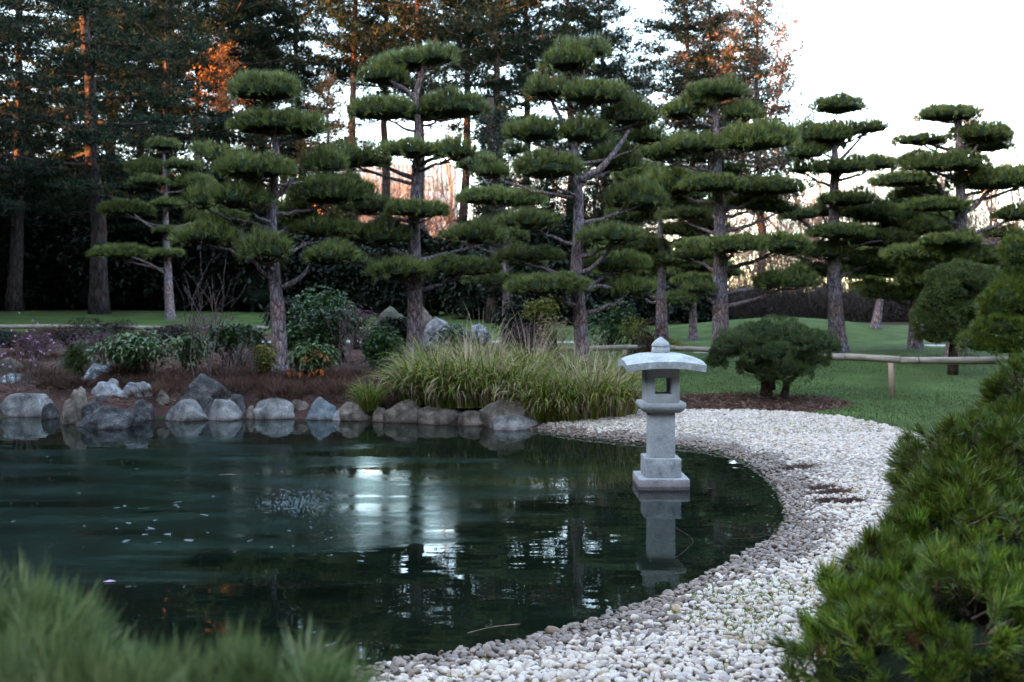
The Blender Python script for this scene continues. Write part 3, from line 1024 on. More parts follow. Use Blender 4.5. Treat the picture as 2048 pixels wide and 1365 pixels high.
# nearest 300 in the frame are objects
fx = (ppos[:, 0] / ppos[:, 1]) * F + 1024
fy = HY + (CH - ppos[:, 2]) / ppos[:, 1] * F
infr = (cls < 2) & (fx > 770) & (fx < 1585) & (fy < 1372)
show = np.where(infr, psc[:, 0] * psc[:, 1] / ppos[:, 1] ** 2, 0)
order = np.argsort(-show)[:300]
single = np.zeros(len(ppos), dtype=bool); single[order] = True
beach = SETTING['gravel_beach']
PEBW = []
for me in PEB:
    m2 = me.copy(); m2.materials.clear(); m2.materials.append(M['pebble_wet']); PEBW.append(m2)
for i in order:
    me = (PEBW if cls[i] == 1 else PEB)[i % 5]
    o = bpy.data.objects.new('pebble', me)
    COL.objects.link(o)
    o.parent = beach
    o.location = ppos[i]; o.rotation_euler = prot[i]; o.scale = psc[i]


def scatter(name, pos, rot, scl, material, parent=None, mesh_nodes=None):
    """geometry-nodes scatter of small stones on points"""
    me = bpy.data.meshes.new(name)
    me.vertices.add(len(pos))
    me.vertices.foreach_set('co', np.ascontiguousarray(pos, dtype=np.float32).ravel())
    for an, arr in (('rot', rot), ('scl', scl)):
        at_ = me.attributes.new(an, 'FLOAT_VECTOR', 'POINT')
        at_.data.foreach_set('vector', np.ascontiguousarray(arr, dtype=np.float32).ravel())
    o = link(name, me, None, parent)
    ng = bpy.data.node_groups.new(name + '_nodes', 'GeometryNodeTree')
    ng.interface.new_socket('Geometry', in_out='INPUT', socket_type='NodeSocketGeometry')
    ng.interface.new_socket('Geometry', in_out='OUTPUT', socket_type='NodeSocketGeometry')
    gi = ng.nodes.new('NodeGroupInput'); go = ng.nodes.new('NodeGroupOutput')
    isp = ng.nodes.new('GeometryNodeMeshIcoSphere'); isp.inputs['Radius'].default_value = 1; isp.inputs['Subdivisions'].default_value = 2
    setp = ng.nodes.new('GeometryNodeSetPosition')
    nz = ng.nodes.new('ShaderNodeTexNoise'); nz.inputs['Scale'].default_value = 1.1
    sub = ng.nodes.new('ShaderNodeVectorMath'); sub.operation = 'SUBTRACT'; sub.inputs[1].default_value = (.5, .5, .5)
    mul = ng.nodes.new('ShaderNodeVectorMath'); mul.operation = 'SCALE'; mul.inputs['Scale'].default_value = .8
    ng.links.new(nz.outputs['Color'], sub.inputs[0]); ng.links.new(sub.outputs[0], mul.inputs[0])
    ng.links.new(mul.outputs[0], setp.inputs['Offset']); ng.links.new(isp.outputs[0], setp.inputs[0])
    ss = ng.nodes.new('GeometryNodeSetShadeSmooth'); ng.links.new(setp.outputs[0], ss.inputs[0])
    sm = ng.nodes.new('GeometryNodeSetMaterial'); sm.inputs['Material'].default_value = material
    ng.links.new(ss.outputs[0], sm.inputs[0])
    iop = ng.nodes.new('GeometryNodeInstanceOnPoints')
    ng.links.new(gi.outputs[0], iop.inputs['Points']); ng.links.new(sm.outputs[0], iop.inputs['Instance'])
    for an, so in (('rot', 'Rotation'), ('scl', 'Scale')):
        na = ng.nodes.new('GeometryNodeInputNamedAttribute'); na.data_type = 'FLOAT_VECTOR'; na.inputs[0].default_value = an
        src = na.outputs['Attribute']
        if an == 'rot':
            er = ng.nodes.new('FunctionNodeEulerToRotation'); ng.links.new(src, er.inputs[0]); src = er.outputs[0]
        ng.links.new(src, iop.inputs[so])
    ng.links.new(iop.outputs[0], go.inputs[0])
    md = o.modifiers.new('scatter', 'NODES'); md.node_group = ng
    me.materials.append(material)
    return o


for cl, nm, mk in ((0, 'pale_pebbles', 'pebble'), (1, 'silted_pebbles', 'pebble_wet'), (2, 'sunken_pebbles', 'pebble_sunk')):
    s_ = (cls == cl) & ~single
    o = scatter(nm, ppos[s_], prot[s_], psc[s_], M[mk], beach if cl < 2 else SETTING['pond_bed'])
    o['kind'] = 'stuff'

# moss and weeds between the stones
sel = (cls == 0) & (rng.random(len(ppos)) < np.clip(.02 + .42 * (np.sin(ppos[:, 0] * 1.9 + ppos[:, 1] * .8) > .35) * (ppos[:, 1] < 6.8) + .16 * (np.abs(ppos[:, 1] - 14.6) < .5), 0, 1))
Bp = np.repeat(ppos[sel], 9, axis=0) + rng.normal(size=(sel.sum() * 9, 3)) * [.018, .018, .004]
Dp = nrm(rng.normal(size=Bp.shape) * [.6, .6, .2] + [0, 0, .8])
me = mk_mesh('weeds', *needle_tris(Bp, Dp, rng.uniform(.015, .04, len(Bp)), .007))
tag(link('weeds', me, M['moss']), 'tiny green weeds growing between the white pebbles', 'weeds', kind='stuff')
# leaf litter in the hollows
A = Acc()
for hx, hy, hr in holes:
    D_ = (CH - .08) * F / (hy - HY); w_ = W(hx, hy, D_)
    n_ = int(900 * hr / .13)
    B_ = np.stack([w_.x + rng.normal(size=n_) * hr * .8, w_.y + rng.normal(size=n_) * hr * .5, np.zeros(n_)], 1)
    B_[:, 2] = ground(B_[:, 0], B_[:, 1]) + rng.uniform(.01, .035, n_)
    A.add(*needle_tris(B_, nrm(rng.normal(size=B_.shape) * [1, 1, .35]), rng.uniform(.02, .06, n_), .006))
tag(link('leaf_litter', A.mesh('leaf_litter'), M['heather']), 'brown needle litter lying in hollows of the gravel', 'leaf litter', kind='stuff')

n_ = 34000
lx = np.concatenate([rng.uniform(-10, 2.2, 26000), rng.uniform(1.8, 6.0, 8000)]); ly = np.concatenate([16.6 + rng.random(26000) ** 1.4 * 8, rng.uniform(16.0, 19.0, 8000)])
inb = (lx < 2.3 - (ly - 16) * .03) | (((lx - 4.15) / 1.75) ** 2 + ((ly - 17.55) / 1.25) ** 2 < 1) | ((lx > 1.8) & (lx < 4) & (ly > 16) & (ly < 17.7))
kp = inb & (poly_sd(lx, ly, SH) > .25) & (poly_sd(lx, ly, GP) > -.05)
lx, ly = lx[kp], ly[kp]
Bp = np.stack([lx, ly, ground(lx, ly) + .008], 1)
Dp = nrm(rng.normal(size=Bp.shape) * [1, 1, .28] + [0, 0, .1])
me = mk_mesh('bark_litter', *needle_tris(Bp, Dp, rng.uniform(.04, .15, len(Bp)), rng.uniform(.008, .022, len(Bp))))
tag(link('bark_litter', me, M['litter']), 'red brown bark chips and needles strewn over the planting bed', 'bark litter', kind='stuff')

# lawn blades where the lawn is near
n_ = 52000
lx = rng.uniform(1.8, 12.0, n_); ly = rng.uniform(15.0, 24.0, n_) ** 1.0
ly = 13.0 + (rng.random(n_) ** 1.3) * 13.0
kp = (poly_sd(lx, ly, GP) > .02) & (poly_sd(lx, ly, SH) > .4) & (((lx - 4.15) / 1.7) ** 2 + ((ly - 17.55) / 1.2) ** 2 > 1) & ~((lx > 1.8) & (lx < 4) & (ly > 16) & (ly < 17.7)) & (lx < ly * .6 + .8)
lx, ly = lx[kp], ly[kp]
lz = ground(lx, ly)
Bp = np.stack([lx, ly, lz], 1)
Dp = nrm(rng.normal(size=Bp.shape) * [.5, .5, .1] + [0, 0, 1])
me = mk_mesh('grass', *needle_tris(Bp, Dp, rng.uniform(.025, .055, len(Bp)), .013))
tag(link('grass', me, M['grass']), 'short green grass on the lawn behind the gravel', 'grass', kind='stuff')

# ------------------------------------------------------------------ cloud pines


def pad_mesh(w, d, h_, seed, L=.165, dens=.46, per=19):
    global rng
    keep_rng = rng
    rng = np.random.default_rng(seed)
    w2, d2 = w / 2 - L * .6, d / 2 - L * .6
    hz = max(h_ - L * 1.0, .12)
    lumps = [(np.array([0, 0, 0.0]), np.array([w2 * .78, d2 * .78, hz * .42]))]
    k = 6 + int(w * 2)
    for i in range(k):
        a = 2 * np.pi * (i + rng.uniform(-.3, .3)) / k
        rr_ = rng.uniform(.50, .66)
        c = np.array([np.cos(a) * w2 * rr_, np.sin(a) * d2 * rr_, rng.uniform(-.10, .12) * hz])
        lumps.append((c, np.array([w2 * (1 - rr_) * rng.uniform(.75, 1.2), d2 * (1 - rr_) * rng.uniform(.75, 1.2), hz * rng.uniform(.30, .52)])))
    for i in range(3):
        c = np.array([rng.uniform(-.5, .5) * w2, rng.uniform(-.5, .5) * d2, hz * rng.uniform(.05, .3)])
        lumps.append((c, np.array([w2 * rng.uniform(.25, .42), d2 * rng.uniform(.25, .42), hz * rng.uniform(.34, .5)])))
    PB = []; PN = []
    for c, r_ in lumps:
        area = 4 * np.pi * ((r_[0] * r_[1]) ** 1.6 + (r_[0] * r_[2]) ** 1.6 + (r_[1] * r_[2]) ** 1.6) ** (1 / 1.6) / 3 ** (1 / 1.6)
        n = int(area / (.055 ** 2) * dens)
        q = nrm(rng.normal(size=(n, 3)))
        q = q[q[:, 2] > -.45]
        pt = c + q * r_
        nn = nrm(q / r_)
        ins = np.zeros(len(pt), dtype=bool)
        for c2, r2 in lumps:
            if c2 is c: continue
            ins |= (((pt - c2) / (r2 * .93)) ** 2).sum(1) < 1
        PB.append(pt[~ins]); PN.append(nn[~ins])
    B = np.vstack(PB); N = np.vstack(PN)
    B = B + N * (lumpy(B + seed, 12) * .045)[:, None]
    zb = -.16 * hz
    low = B[:, 2] < zb
    B[low, 2] = zb + rng.uniform(-.03, .02, low.sum())
    ax = nrm(N * .62 + np.array([0, 0, .62]) + rng.normal(size=N.shape) * .28)
    lowdir = low[:, None]
    ax = np.where(lowdir, nrm(N * [1, 1, .2] + rng.normal(size=N.shape) * .3 + [0, 0, .05]), ax)
    m_ = per
    Bq = np.repeat(B, m_, axis=0); Aq = np.repeat(ax, m_, axis=0)
    Bq = Bq + Aq * rng.uniform(-.03, .03, (len(Bq), 1))
    Dq = nrm(Aq + rng.normal(size=Aq.shape) * .34)
    A = Acc()
    V, T = needle_tris(Bq, Dq, L * rng.uniform(.6, 1.2, len(Bq)), .0112)
    tuft_ = np.repeat(rng.uniform(-.5, .62, len(B)), m_ * 3)
    A.add(V, T, 0)
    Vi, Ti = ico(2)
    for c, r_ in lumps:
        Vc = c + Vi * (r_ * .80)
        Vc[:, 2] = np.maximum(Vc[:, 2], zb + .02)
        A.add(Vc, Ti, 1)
    # twigs under the pad
    for i in range(int(5 + w * 4)):
        a = rng.uniform(0, 6.28); e = np.array([np.cos(a) * w2 * rng.uniform(.4, .85), np.sin(a) * d2 * rng.uniform(.4, .85), zb + .03])
        mid = e * [.5, .5, 0] + [0, 0, zb - rng.uniform(.02, .06)]
        A.add(*tube([(0, 0, zb - .03), mid, e], [.022, .014, .006], 5, False), 2)
    me = A.mesh('needle_pad')
    set_tuft(me, tuft_)
    for mm in ('needle', 'core', 'bark_dark'):
        me.materials.append(M[mm])
    rng = keep_rng
    return me


PADS = []
for (w, d, h_, s) in ((2.3, 1.7, .70, 1), (2.0, 1.5, .72, 2), (1.7, 1.35, .62, 3), (1.65, 1.35, .58, 4), (1.4, 1.15, .52, 5), (1.35, 1.15, .56, 6), (1.1, .95, .46, 7), (1.05, .95, .44, 8), (.8, .75, .38, 9)):
    PADS.append((w, h_, pad_mesh(w, d, h_, s)))
pad_use = [0] * len(PADS)
# the smooth cores should not look faceted
for _, _, me in PADS:
    mi_ = np.zeros(len(me.polygons), dtype=np.int32); me.polygons.foreach_get('material_index', mi_)
    me.polygons.foreach_set('use_smooth', mi_ > 0)


def add_pad(root, c, w, h_, rz=None, tilt=(0, 0), tint=None):
    best = min(range(len(PADS)), key=lambda i: abs(math.log(PADS[i][0] / w)) + .06 * pad_use[i] * (abs(math.log(PADS[i][0] / w)) < .3))
    pad_use[best] += .25
    pw_, ph_, me = PADS[best]
    s = w / pw_
    sz = min(max(h_ / ph_, s * .62), s * 1.45)
    o = bpy.data.objects.new('needle_pad', me)
    COL.objects.link(o)
    o.parent = root
    zc = c - root.location
    o.location = (zc.x, zc.y, zc.z - .10 * h_)
    o.rotation_euler = (tilt[0], tilt[1], random.choice([0, math.pi]) + random.uniform(-.25, .25) if rz is None else rz)
    o.scale = (s, s, sz)
    return o


def trunk_at(path, z):
    zs = path[:, 2]
    i = int(np.clip(np.searchsorted(zs, z), 1, len(zs) - 1))
    t = (z - zs[i - 1]) / max(zs[i] - zs[i - 1], 1e-6)
    t = min(max(t, 0), 1)
    return path[i - 1] * (1 - t) + path[i] * t, (i - 1 + t) / (len(zs) - 1)


def cloud_pine(label, D_, tpx, wpx, pads, seed, extra=(), group='clipped cloud pines', depth_sc=1.0):
    random.seed(seed)
    b = W(tpx[0][0], tpx[0][1], D_)
    g = gz(b.x, b.y)
    root = thing('cloud_pine', label, 'pine tree', (b.x, b.y, g), group)
    pts = [W(px, py, D_) - Vector((b.x, b.y, g)) for px, py in tpx]
    pts[0].z = -.15
    if pts[1].z < .2: pts[1].z = .4
    path = smooth_path(pts, 8)
    r0 = wpx / 2 / F * D_
    n = len(path)
    t = np.linspace(0, 1, n)
    hgt = path[-1, 2]
    rad = r0 * (1 - .72 * (path[:, 2] / hgt).clip(0, 1) ** 1.15) * (1 + .38 * np.exp(-np.maximum(path[:, 2], 0) / .28))
    fine = smooth_path(path, 3)
    radf = np.interp(np.linspace(0, 1, len(fine)), t, rad)
    link('trunk', mk_mesh('trunk', *tube(fine, radf, 20, True, .10, seed * 1.3), True), M['bark'], root)
    for e in extra:                     # extra limbs given in photo coordinates
        ep = smooth_path([W(px, py, D_ + dz) - Vector((b.x, b.y, g)) for px, py, dz in e[0]], 6)
        link('branch', mk_mesh('branch', *tube(ep, np.linspace(e[1], e[2], len(ep)), 12, True, .10, seed), True), M['bark'], root)
    for i, pd in enumerate(pads):
        px, py, pw_, ph_ = pd[:4]
        dz = (pd[4] if len(pd) > 4 else 0) * 1.3 * depth_sc
        dz += random.uniform(-.12, .12)
        nob = len(pd) > 5
        Dp_ = D_ + dz
        c = W(px, py, Dp_)
        w = pw_ / F * Dp_; hh = ph_ / F * Dp_
        add_pad(root, c, w * (1.14 if 24.5 < D_ < 29 else .98), hh * (1.1 if 24.5 < D_ < 29 else 1.0))
        cl = np.array(c) - np.array((b.x, b.y, g))
        tp, tt = trunk_at(path, cl[2] - .25)
        hd = math.hypot(cl[0] - tp[0], cl[1] - tp[1])
        if nob: continue
        zst = cl[2] - .22 - .22 * hd - .08 * random.random()
        st, tt = trunk_at(path, max(zst, .5))
        en = cl - np.array((0, 0, .20 * hh))
        dirv = en - st
        m1 = st + np.array((dirv[0] * .35, dirv[1] * .35, dirv[2] * .10 + random.uniform(-.05, .05)))
        m2 = st + np.array((dirv[0] * .72, dirv[1] * .72, dirv[2] * .55 + random.uniform(-.06, .06)))
        bp = bez(st, m1, m2, en, 9)
        rb = float(np.interp(tt, t, rad)) * .42
        rb = min(max(rb, .025), .065)
        bp[1:-1] += rng.normal(size=bp[1:-1].shape) * .018
        link('branch', mk_mesh('branch', *tube(bp, np.linspace(rb, .02, 9), 8, False, .12, i), True), M['bark'], root)
        # fine side limbs running into the pad
        if w > 1.0:
            A = Acc()
            for k in range(3):
                a = random.uniform(0, 6.28)
                e2 = cl + np.array((math.cos(a) * w * .33, math.sin(a) * w * .25, -.12 * hh))
                A.add(*tube(bez(bp[5], bp[5] * .6 + e2 * .4 + [0, 0, -.05], bp[5] * .3 + e2 * .7 + [0, 0, -.03], e2, 5), np.linspace(.02, .008, 5), 5, False))
            link('side_limb', A.mesh('side_limb', True), M['bark'], root)
    return root


cloud_pine('clipped cloud pine behind the long speckled boulder, with a curved bare limb low down', 20.0,
           [(558, 742), (557, 640), (548, 540), (544, 430), (548, 370), (552, 300), (538, 225), (533, 190)], 31,
           [(533, 180, 160, 72, 0), (545, 250, 190, 62, 0), (610, 255, 100, 62, .2), (440, 314, 90, 45, .4), (510, 338, 175, 66, -.5), (482, 395, 140, 70, -.4), (408, 400, 90, 60, 0),
            (412, 472, 140, 60, 0), (530, 500, 128, 78, -.5), (665, 385, 190, 80, .6), (645, 458, 165, 55, .7), (650, 330, 110, 70, .7), (668, 512, 140, 55, -.1, 1), (590, 430, 110, 60, .8), (450, 440, 110, 55, .7)],
           1, [([(566, 575, -.05), (592, 562, -.1), (612, 545, -.1), (628, 520, -.1), (650, 510, -.1)], .06, .03), ([(548, 395, -.1), (565, 385, -.1), (580, 366, -.1), (583, 350, 0)], .05, .03), ([(545, 560, -.1), (520, 540, -.15), (505, 520, -.2)], .05, .03)])
cloud_pine('tall straight cloud pine with red brown trunk beside the pale bluish boulder', 22.0,
           [(828, 716), (830, 620), (830, 540), (828, 450), (833, 350), (836, 250), (832, 190), (850, 130)], 33,
           [(770, 152, 115, 60, 0), (872, 112, 92, 74, 0), (822, 124, 130, 58, .2), (765, 222, 155, 60, 0), (905, 216, 150, 66, .1), (845, 228, 120, 50, .3), (708, 318, 165, 60, .1), (820, 300, 130, 56, -.4), (905, 302, 110, 62, -.2),
            (838, 422, 145, 46, -.4), (745, 472, 165, 60, -.3), (800, 540, 140, 58, -.4), (925, 536, 170, 50, .2), (735, 412, 135, 58, .6), (700, 395, 90, 40, .7), (960, 470, 120, 60, .8)], 2,
           [([(832, 205, 0), (812, 180, -.05), (790, 168, -.1), (778, 160, -.1)], .05, .03), ([(836, 335, 0), (860, 320, -.1), (900, 310, -.2)], .055, .03), ([(832, 358, 0), (795, 345, 0), (755, 325, .1)], .06, .03)])
cloud_pine('broad cloud pine with a forked trunk, standing behind the dry stalks near the lantern', 21.0,
           [(1166, 705), (1160, 640), (1154, 540), (1157, 440), (1156, 360), (1150, 290), (1165, 200), (1165, 140)], 31,
           [(1140, 120, 120, 80, 0), (1185, 100, 80, 60, .1), (1090, 180, 102, 66, 0), (1192, 190, 150, 60, -.1), (1065, 265, 135, 64, 0), (1170, 262, 120, 90, -.1), (1258, 232, 130, 80, .1), (1290, 275, 90, 46, .5), (1092, 338, 160, 64, -.5),
            (1056, 442, 138, 54, 0), (1225, 472, 145, 56, -.3), (1096, 572, 190, 54, -.5), (1262, 577, 115, 46, .3), (1060, 512, 150, 42, .7), (1228, 528, 160, 56, .7), (1230, 320, 120, 76, .7), (985, 345, 90, 40, .8), (1030, 300, 60, 40, .6), (1270, 400, 140, 70, .9)], 3,
           [([(1160, 360, -.05), (1200, 338, -.1), (1232, 300, -.1), (1258, 262, 0)], .085, .035), ([(1152, 310, 0), (1130, 255, 0), (1110, 215, 0), (1100, 195, 0)], .06, .03), ([(1160, 548, -.05), (1185, 535, -.2), (1215, 505, -.3), (1228, 485, -.3)], .06, .03),
            ([(1168, 580, -.05), (1195, 572, .1), (1230, 578, .3)], .05, .03)])
cloud_pine('cloud pine with yellowish top pads on the lawn behind the dwarf pine bush', 25.5,
           [(1441, 692), (1441, 620), (1440, 560), (1440, 480), (1436, 360), (1433, 270), (1428, 210)], 34,
           [(1432, 186, 118, 46, 0), (1395, 205, 60, 36, 0), (1366, 223, 88, 46, 0), (1484, 228, 78, 46, .2), (1508, 280, 150, 62, -.1), (1390, 292, 118, 46, -.1), (1322, 305, 100, 52, .3), (1425, 370, 130, 42, -.4), (1535, 376, 140, 42, -.2), (1505, 408, 110, 36, .4),
            (1470, 492, 130, 44, -.4), (1560, 490, 110, 42, 0), (1572, 564, 120, 50, 0), (1560, 418, 75, 28, .5), (1400, 578, 70, 26, -.2), (1350, 372, 110, 60, .6), (1370, 430, 100, 34, .7), (1455, 340, 70, 30, .3), (1390, 510, 90, 36, .7), (1410, 455, 90, 36, .8)], 4,
           [([(1444, 590, 0), (1480, 582, 0), (1530, 578, 0), (1565, 570, 0)], .06, .03), ([(1438, 590, -.1), (1405, 586, -.15), (1375, 584, -.2)], .05, .03), ([(1435, 425, 0), (1470, 410, .2), (1510, 400, .3)], .05, .03)])
cloud_pine('cloud pine with small top pad on the lawn by the grassy mound', 27.0,
           [(1677, 705), (1672, 640), (1668, 560), (1668, 480), (1668, 400), (1670, 310), (1668, 240)], 33,
           [(1676, 213, 102, 40, 0), (1640, 272, 120, 50, 0), (1690, 262, 80, 40, .1), (1740, 256, 76, 30, 0), (1612, 306, 76, 36, 0), (1682, 336, 112, 36, -.2), (1608, 338, 64, 32, .2), (1748, 328, 95, 40, .1), (1695, 400, 115, 36, -.3), (1680, 465, 130, 36, -.3), (1650, 506, 84, 40, -.1),
            (1598, 432, 76, 28, .2), (1640, 425, 80, 26, .5), (1735, 425, 110, 46, .5), (1640, 290, 90, 40, .5), (1760, 480, 130, 40, .4), (1590, 500, 100, 34, .6), (1630, 545, 110, 34, .7), (1725, 520, 110, 36, .5)], 5,
           [([(1670, 330, 0), (1700, 300, 0), (1728, 268, 0)], .055, .03), ([(1670, 480, 0), (1700, 496, -.1), (1740, 485, -.1), (1775, 482, .1)], .05, .025)])
cloud_pine('wide spreading cloud pine whose trunk foot shows below the brownish clipped yew', 25.0,
           [(1912, 716), (1912, 650), (1915, 580), (1921, 440), (1921, 350), (1918, 270), (1912, 235)], 36,
           [(1900, 230, 118, 38, 0), (1962, 268, 118, 50, 0), (1965, 292, 110, 34, .4), (1845, 281, 104, 28, 0), (1835, 322, 90, 36, .1), (1890, 328, 150, 46, -.1), (1805, 362, 130, 36, 0), (1985, 362, 150, 52, .1), (2060, 355, 130, 50, .1), (1870, 412, 130, 36, -.3), (1840, 388, 95, 36, .5), (2030, 430, 90, 36, 0), (2010, 468, 70, 34, 0),
            (1900, 482, 120, 32, -.2), (1830, 508, 130, 40, .1), (1930, 512, 150, 40, .2), (2060, 480, 90, 36, .4), (1960, 545, 150, 50, .6), (1860, 560, 120, 46, .5)], 6,
           [([(1921, 430, 0), (1895, 400, 0), (1870, 360, 0), (1835, 325, 0)], .07, .03), ([(1921, 430, 0), (1950, 412, 0), (1975, 385, 0), (2010, 368, 0)], .07, .03), ([(1920, 335, 0), (1938, 318, 0), (1955, 290, 0)], .06, .03), ([(1912, 300, 0), (1880, 296, 0), (1850, 285, 0)], .05, .025),
            ([(1918, 488, 0), (1960, 490, -.1), (2000, 486, 0), (2040, 470, 0)], .055, .03)])
cloud_pine('dark cloud pine crowded between two larger ones, its bark half orange brown', 28.5,
           [(1830, 703), (1831, 640), (1832, 560), (1834, 460), (1836, 400)], 25,
           [(1790, 432, 140, 46, 0), (1835, 455, 150, 46, -.1), (1760, 476, 110, 40, 0), (1800, 535, 190, 56, -.1), (1745, 520, 110, 40, .2), (1860, 500, 110, 44, .1), (1850, 590, 100, 50, .2), (1830, 400, 110, 46, .1), (1780, 585, 120, 40, .2), (1890, 440, 90, 40, .3)], 7, group='clipped cloud pines')
cloud_pine('smaller dark cloud pine with pale grey trunk on the shaded lawn', 42.0,
           [(341, 634), (338, 590), (336, 540), (332, 470), (331, 400), (328, 310)], 18,
           [(326, 292, 78, 30, 0), (362, 330, 84, 26, 0), (300, 340, 90, 40, .5), (300, 364, 90, 28, -.3), (392, 366, 92, 40, .3), (334, 408, 76, 24, -.4), (285, 335, 80, 36, .6), (333, 462, 66, 20, -.3), (336, 507, 76, 22, -.3), (240, 506, 135, 34, .4), (420, 430, 100, 40, .8), (255, 420, 110, 40, .8), (410, 300, 70, 34, 1)], 8,
           [([(336, 552, 0), (312, 535, 0), (285, 522, 0), (262, 514, .2)], .06, .03), ([(333, 468, 0), (312, 460, 0), (290, 446, 0), (270, 430, .5)], .06, .03)], depth_sc=1.4)
cloud_pine('cloud pine with pinkish grey trunk seen just behind the lantern roof', 28.0,
           [(1326, 672), (1323, 620), (1323, 560), (1322, 480), (1320, 420)], 25,
           [(1330, 382, 170, 76, 0), (1282, 350, 110, 50, .3), (1372, 462, 110, 34, .3), (1268, 492, 130, 50, .3), (1340, 520, 120, 36, .2), (1282, 572, 70, 30, .2), (1380, 420, 100, 40, .5), (1265, 430, 100, 46, .5), (1250, 540, 120, 50, .4)], 9,
           [([(1322, 600, 0), (1305, 606, 0), (1290, 598, 0)], .05, .03)])
cloud_pine('low far cloud pine with short trunk behind the yellowish topped one', 33.5,
           [(1386, 642), (1386, 610), (1387, 570), (1388, 530)], 18,
           [(1395, 560, 120, 36, 0), (1400, 528, 130, 40, .2), (1350, 598, 95, 30, -.1), (1440, 545, 110, 36, .4), (1350, 548, 110, 40, .4), (1390, 490, 110, 40, .3)], 10)
cloud_pine('far cloud pine with pale leaning trunk on the slope of the grassy mound', 36.5,
           [(1752, 670), (1754, 640), (1760, 600), (1764, 565), (1766, 530)], 18,
           [(1762, 550, 130, 40, 0), (1705, 540, 110, 44, .2), (1722, 510, 130, 40, .2), (1790, 520, 120, 44, .3), (1690, 500, 100, 36, .5), (1740, 575, 90, 30, .2)], 11)
cloud_pine('very dark slim cloud pine between the red brown trunk and the forked pine', 31.0,
           [(1012, 640), (1011, 580), (1010, 520), (1008, 460), (1002, 400)], 17,
           [(970, 395, 130, 46, 0), (1005, 470, 110, 36, 0), (960, 330, 120, 46, .3), (1040, 400, 110, 46, .3), (1040, 520, 110, 36, .3), (920, 470, 100, 36, .3), (985, 560, 130, 40, .2)], 12)

# ------------------------------------------------------------------ naming by what stands nearby
LMK = [(-60, 'the dark tiered pine at the picture edge'), (80, 'the dark tiered pine'), (190, 'the leaning dark pine trunk'), (335, 'the pale grey cloud pine trunk'), (440, 'the russet leaved tree'), (545, 'the first cloud pine'), (640, 'the broad dark evergreen'), (735, 'the tall brick building'), (830, 'the second cloud pine'), (905, 'the pale bluish boulder'),
       (985, 'the ivy clad trunk'), (1050, 'the purple heather mound'), (1157, 'the forked cloud pine'), (1240, 'the dry stalks'), (1322, 'the lantern roof'), (1386, 'the low far cloud pine'), (1440, 'the yellowish topped cloud pine'), (1520, 'the reddish crowned pine'), (1590, 'the crest of the mound'), (1670, 'the small topped cloud pine'), (1756, 'the pale leaning trunk on the mound'), (1830, 'the half orange trunk'), (1912, 'the clipped yew'), (1970, 'the spreading cloud pine'), (2030, 'the clipped pine by the rail'), (2110, 'the orange brick house')]
_used = {}


def near_label(what, px):
    k = min(range(len(LMK)), key=lambda i: abs(LMK[i][0] - px))
    n = _used.get((what, k), 0); _used[(what, k)] = n + 1
    return '%s %s %s' % (what, ('behind', 'farther beyond', 'close beside', 'far behind', 'in front of', 'low down near')[min(n, 5)], LMK[k][1])


# ------------------------------------------------------------------ tall pines behind


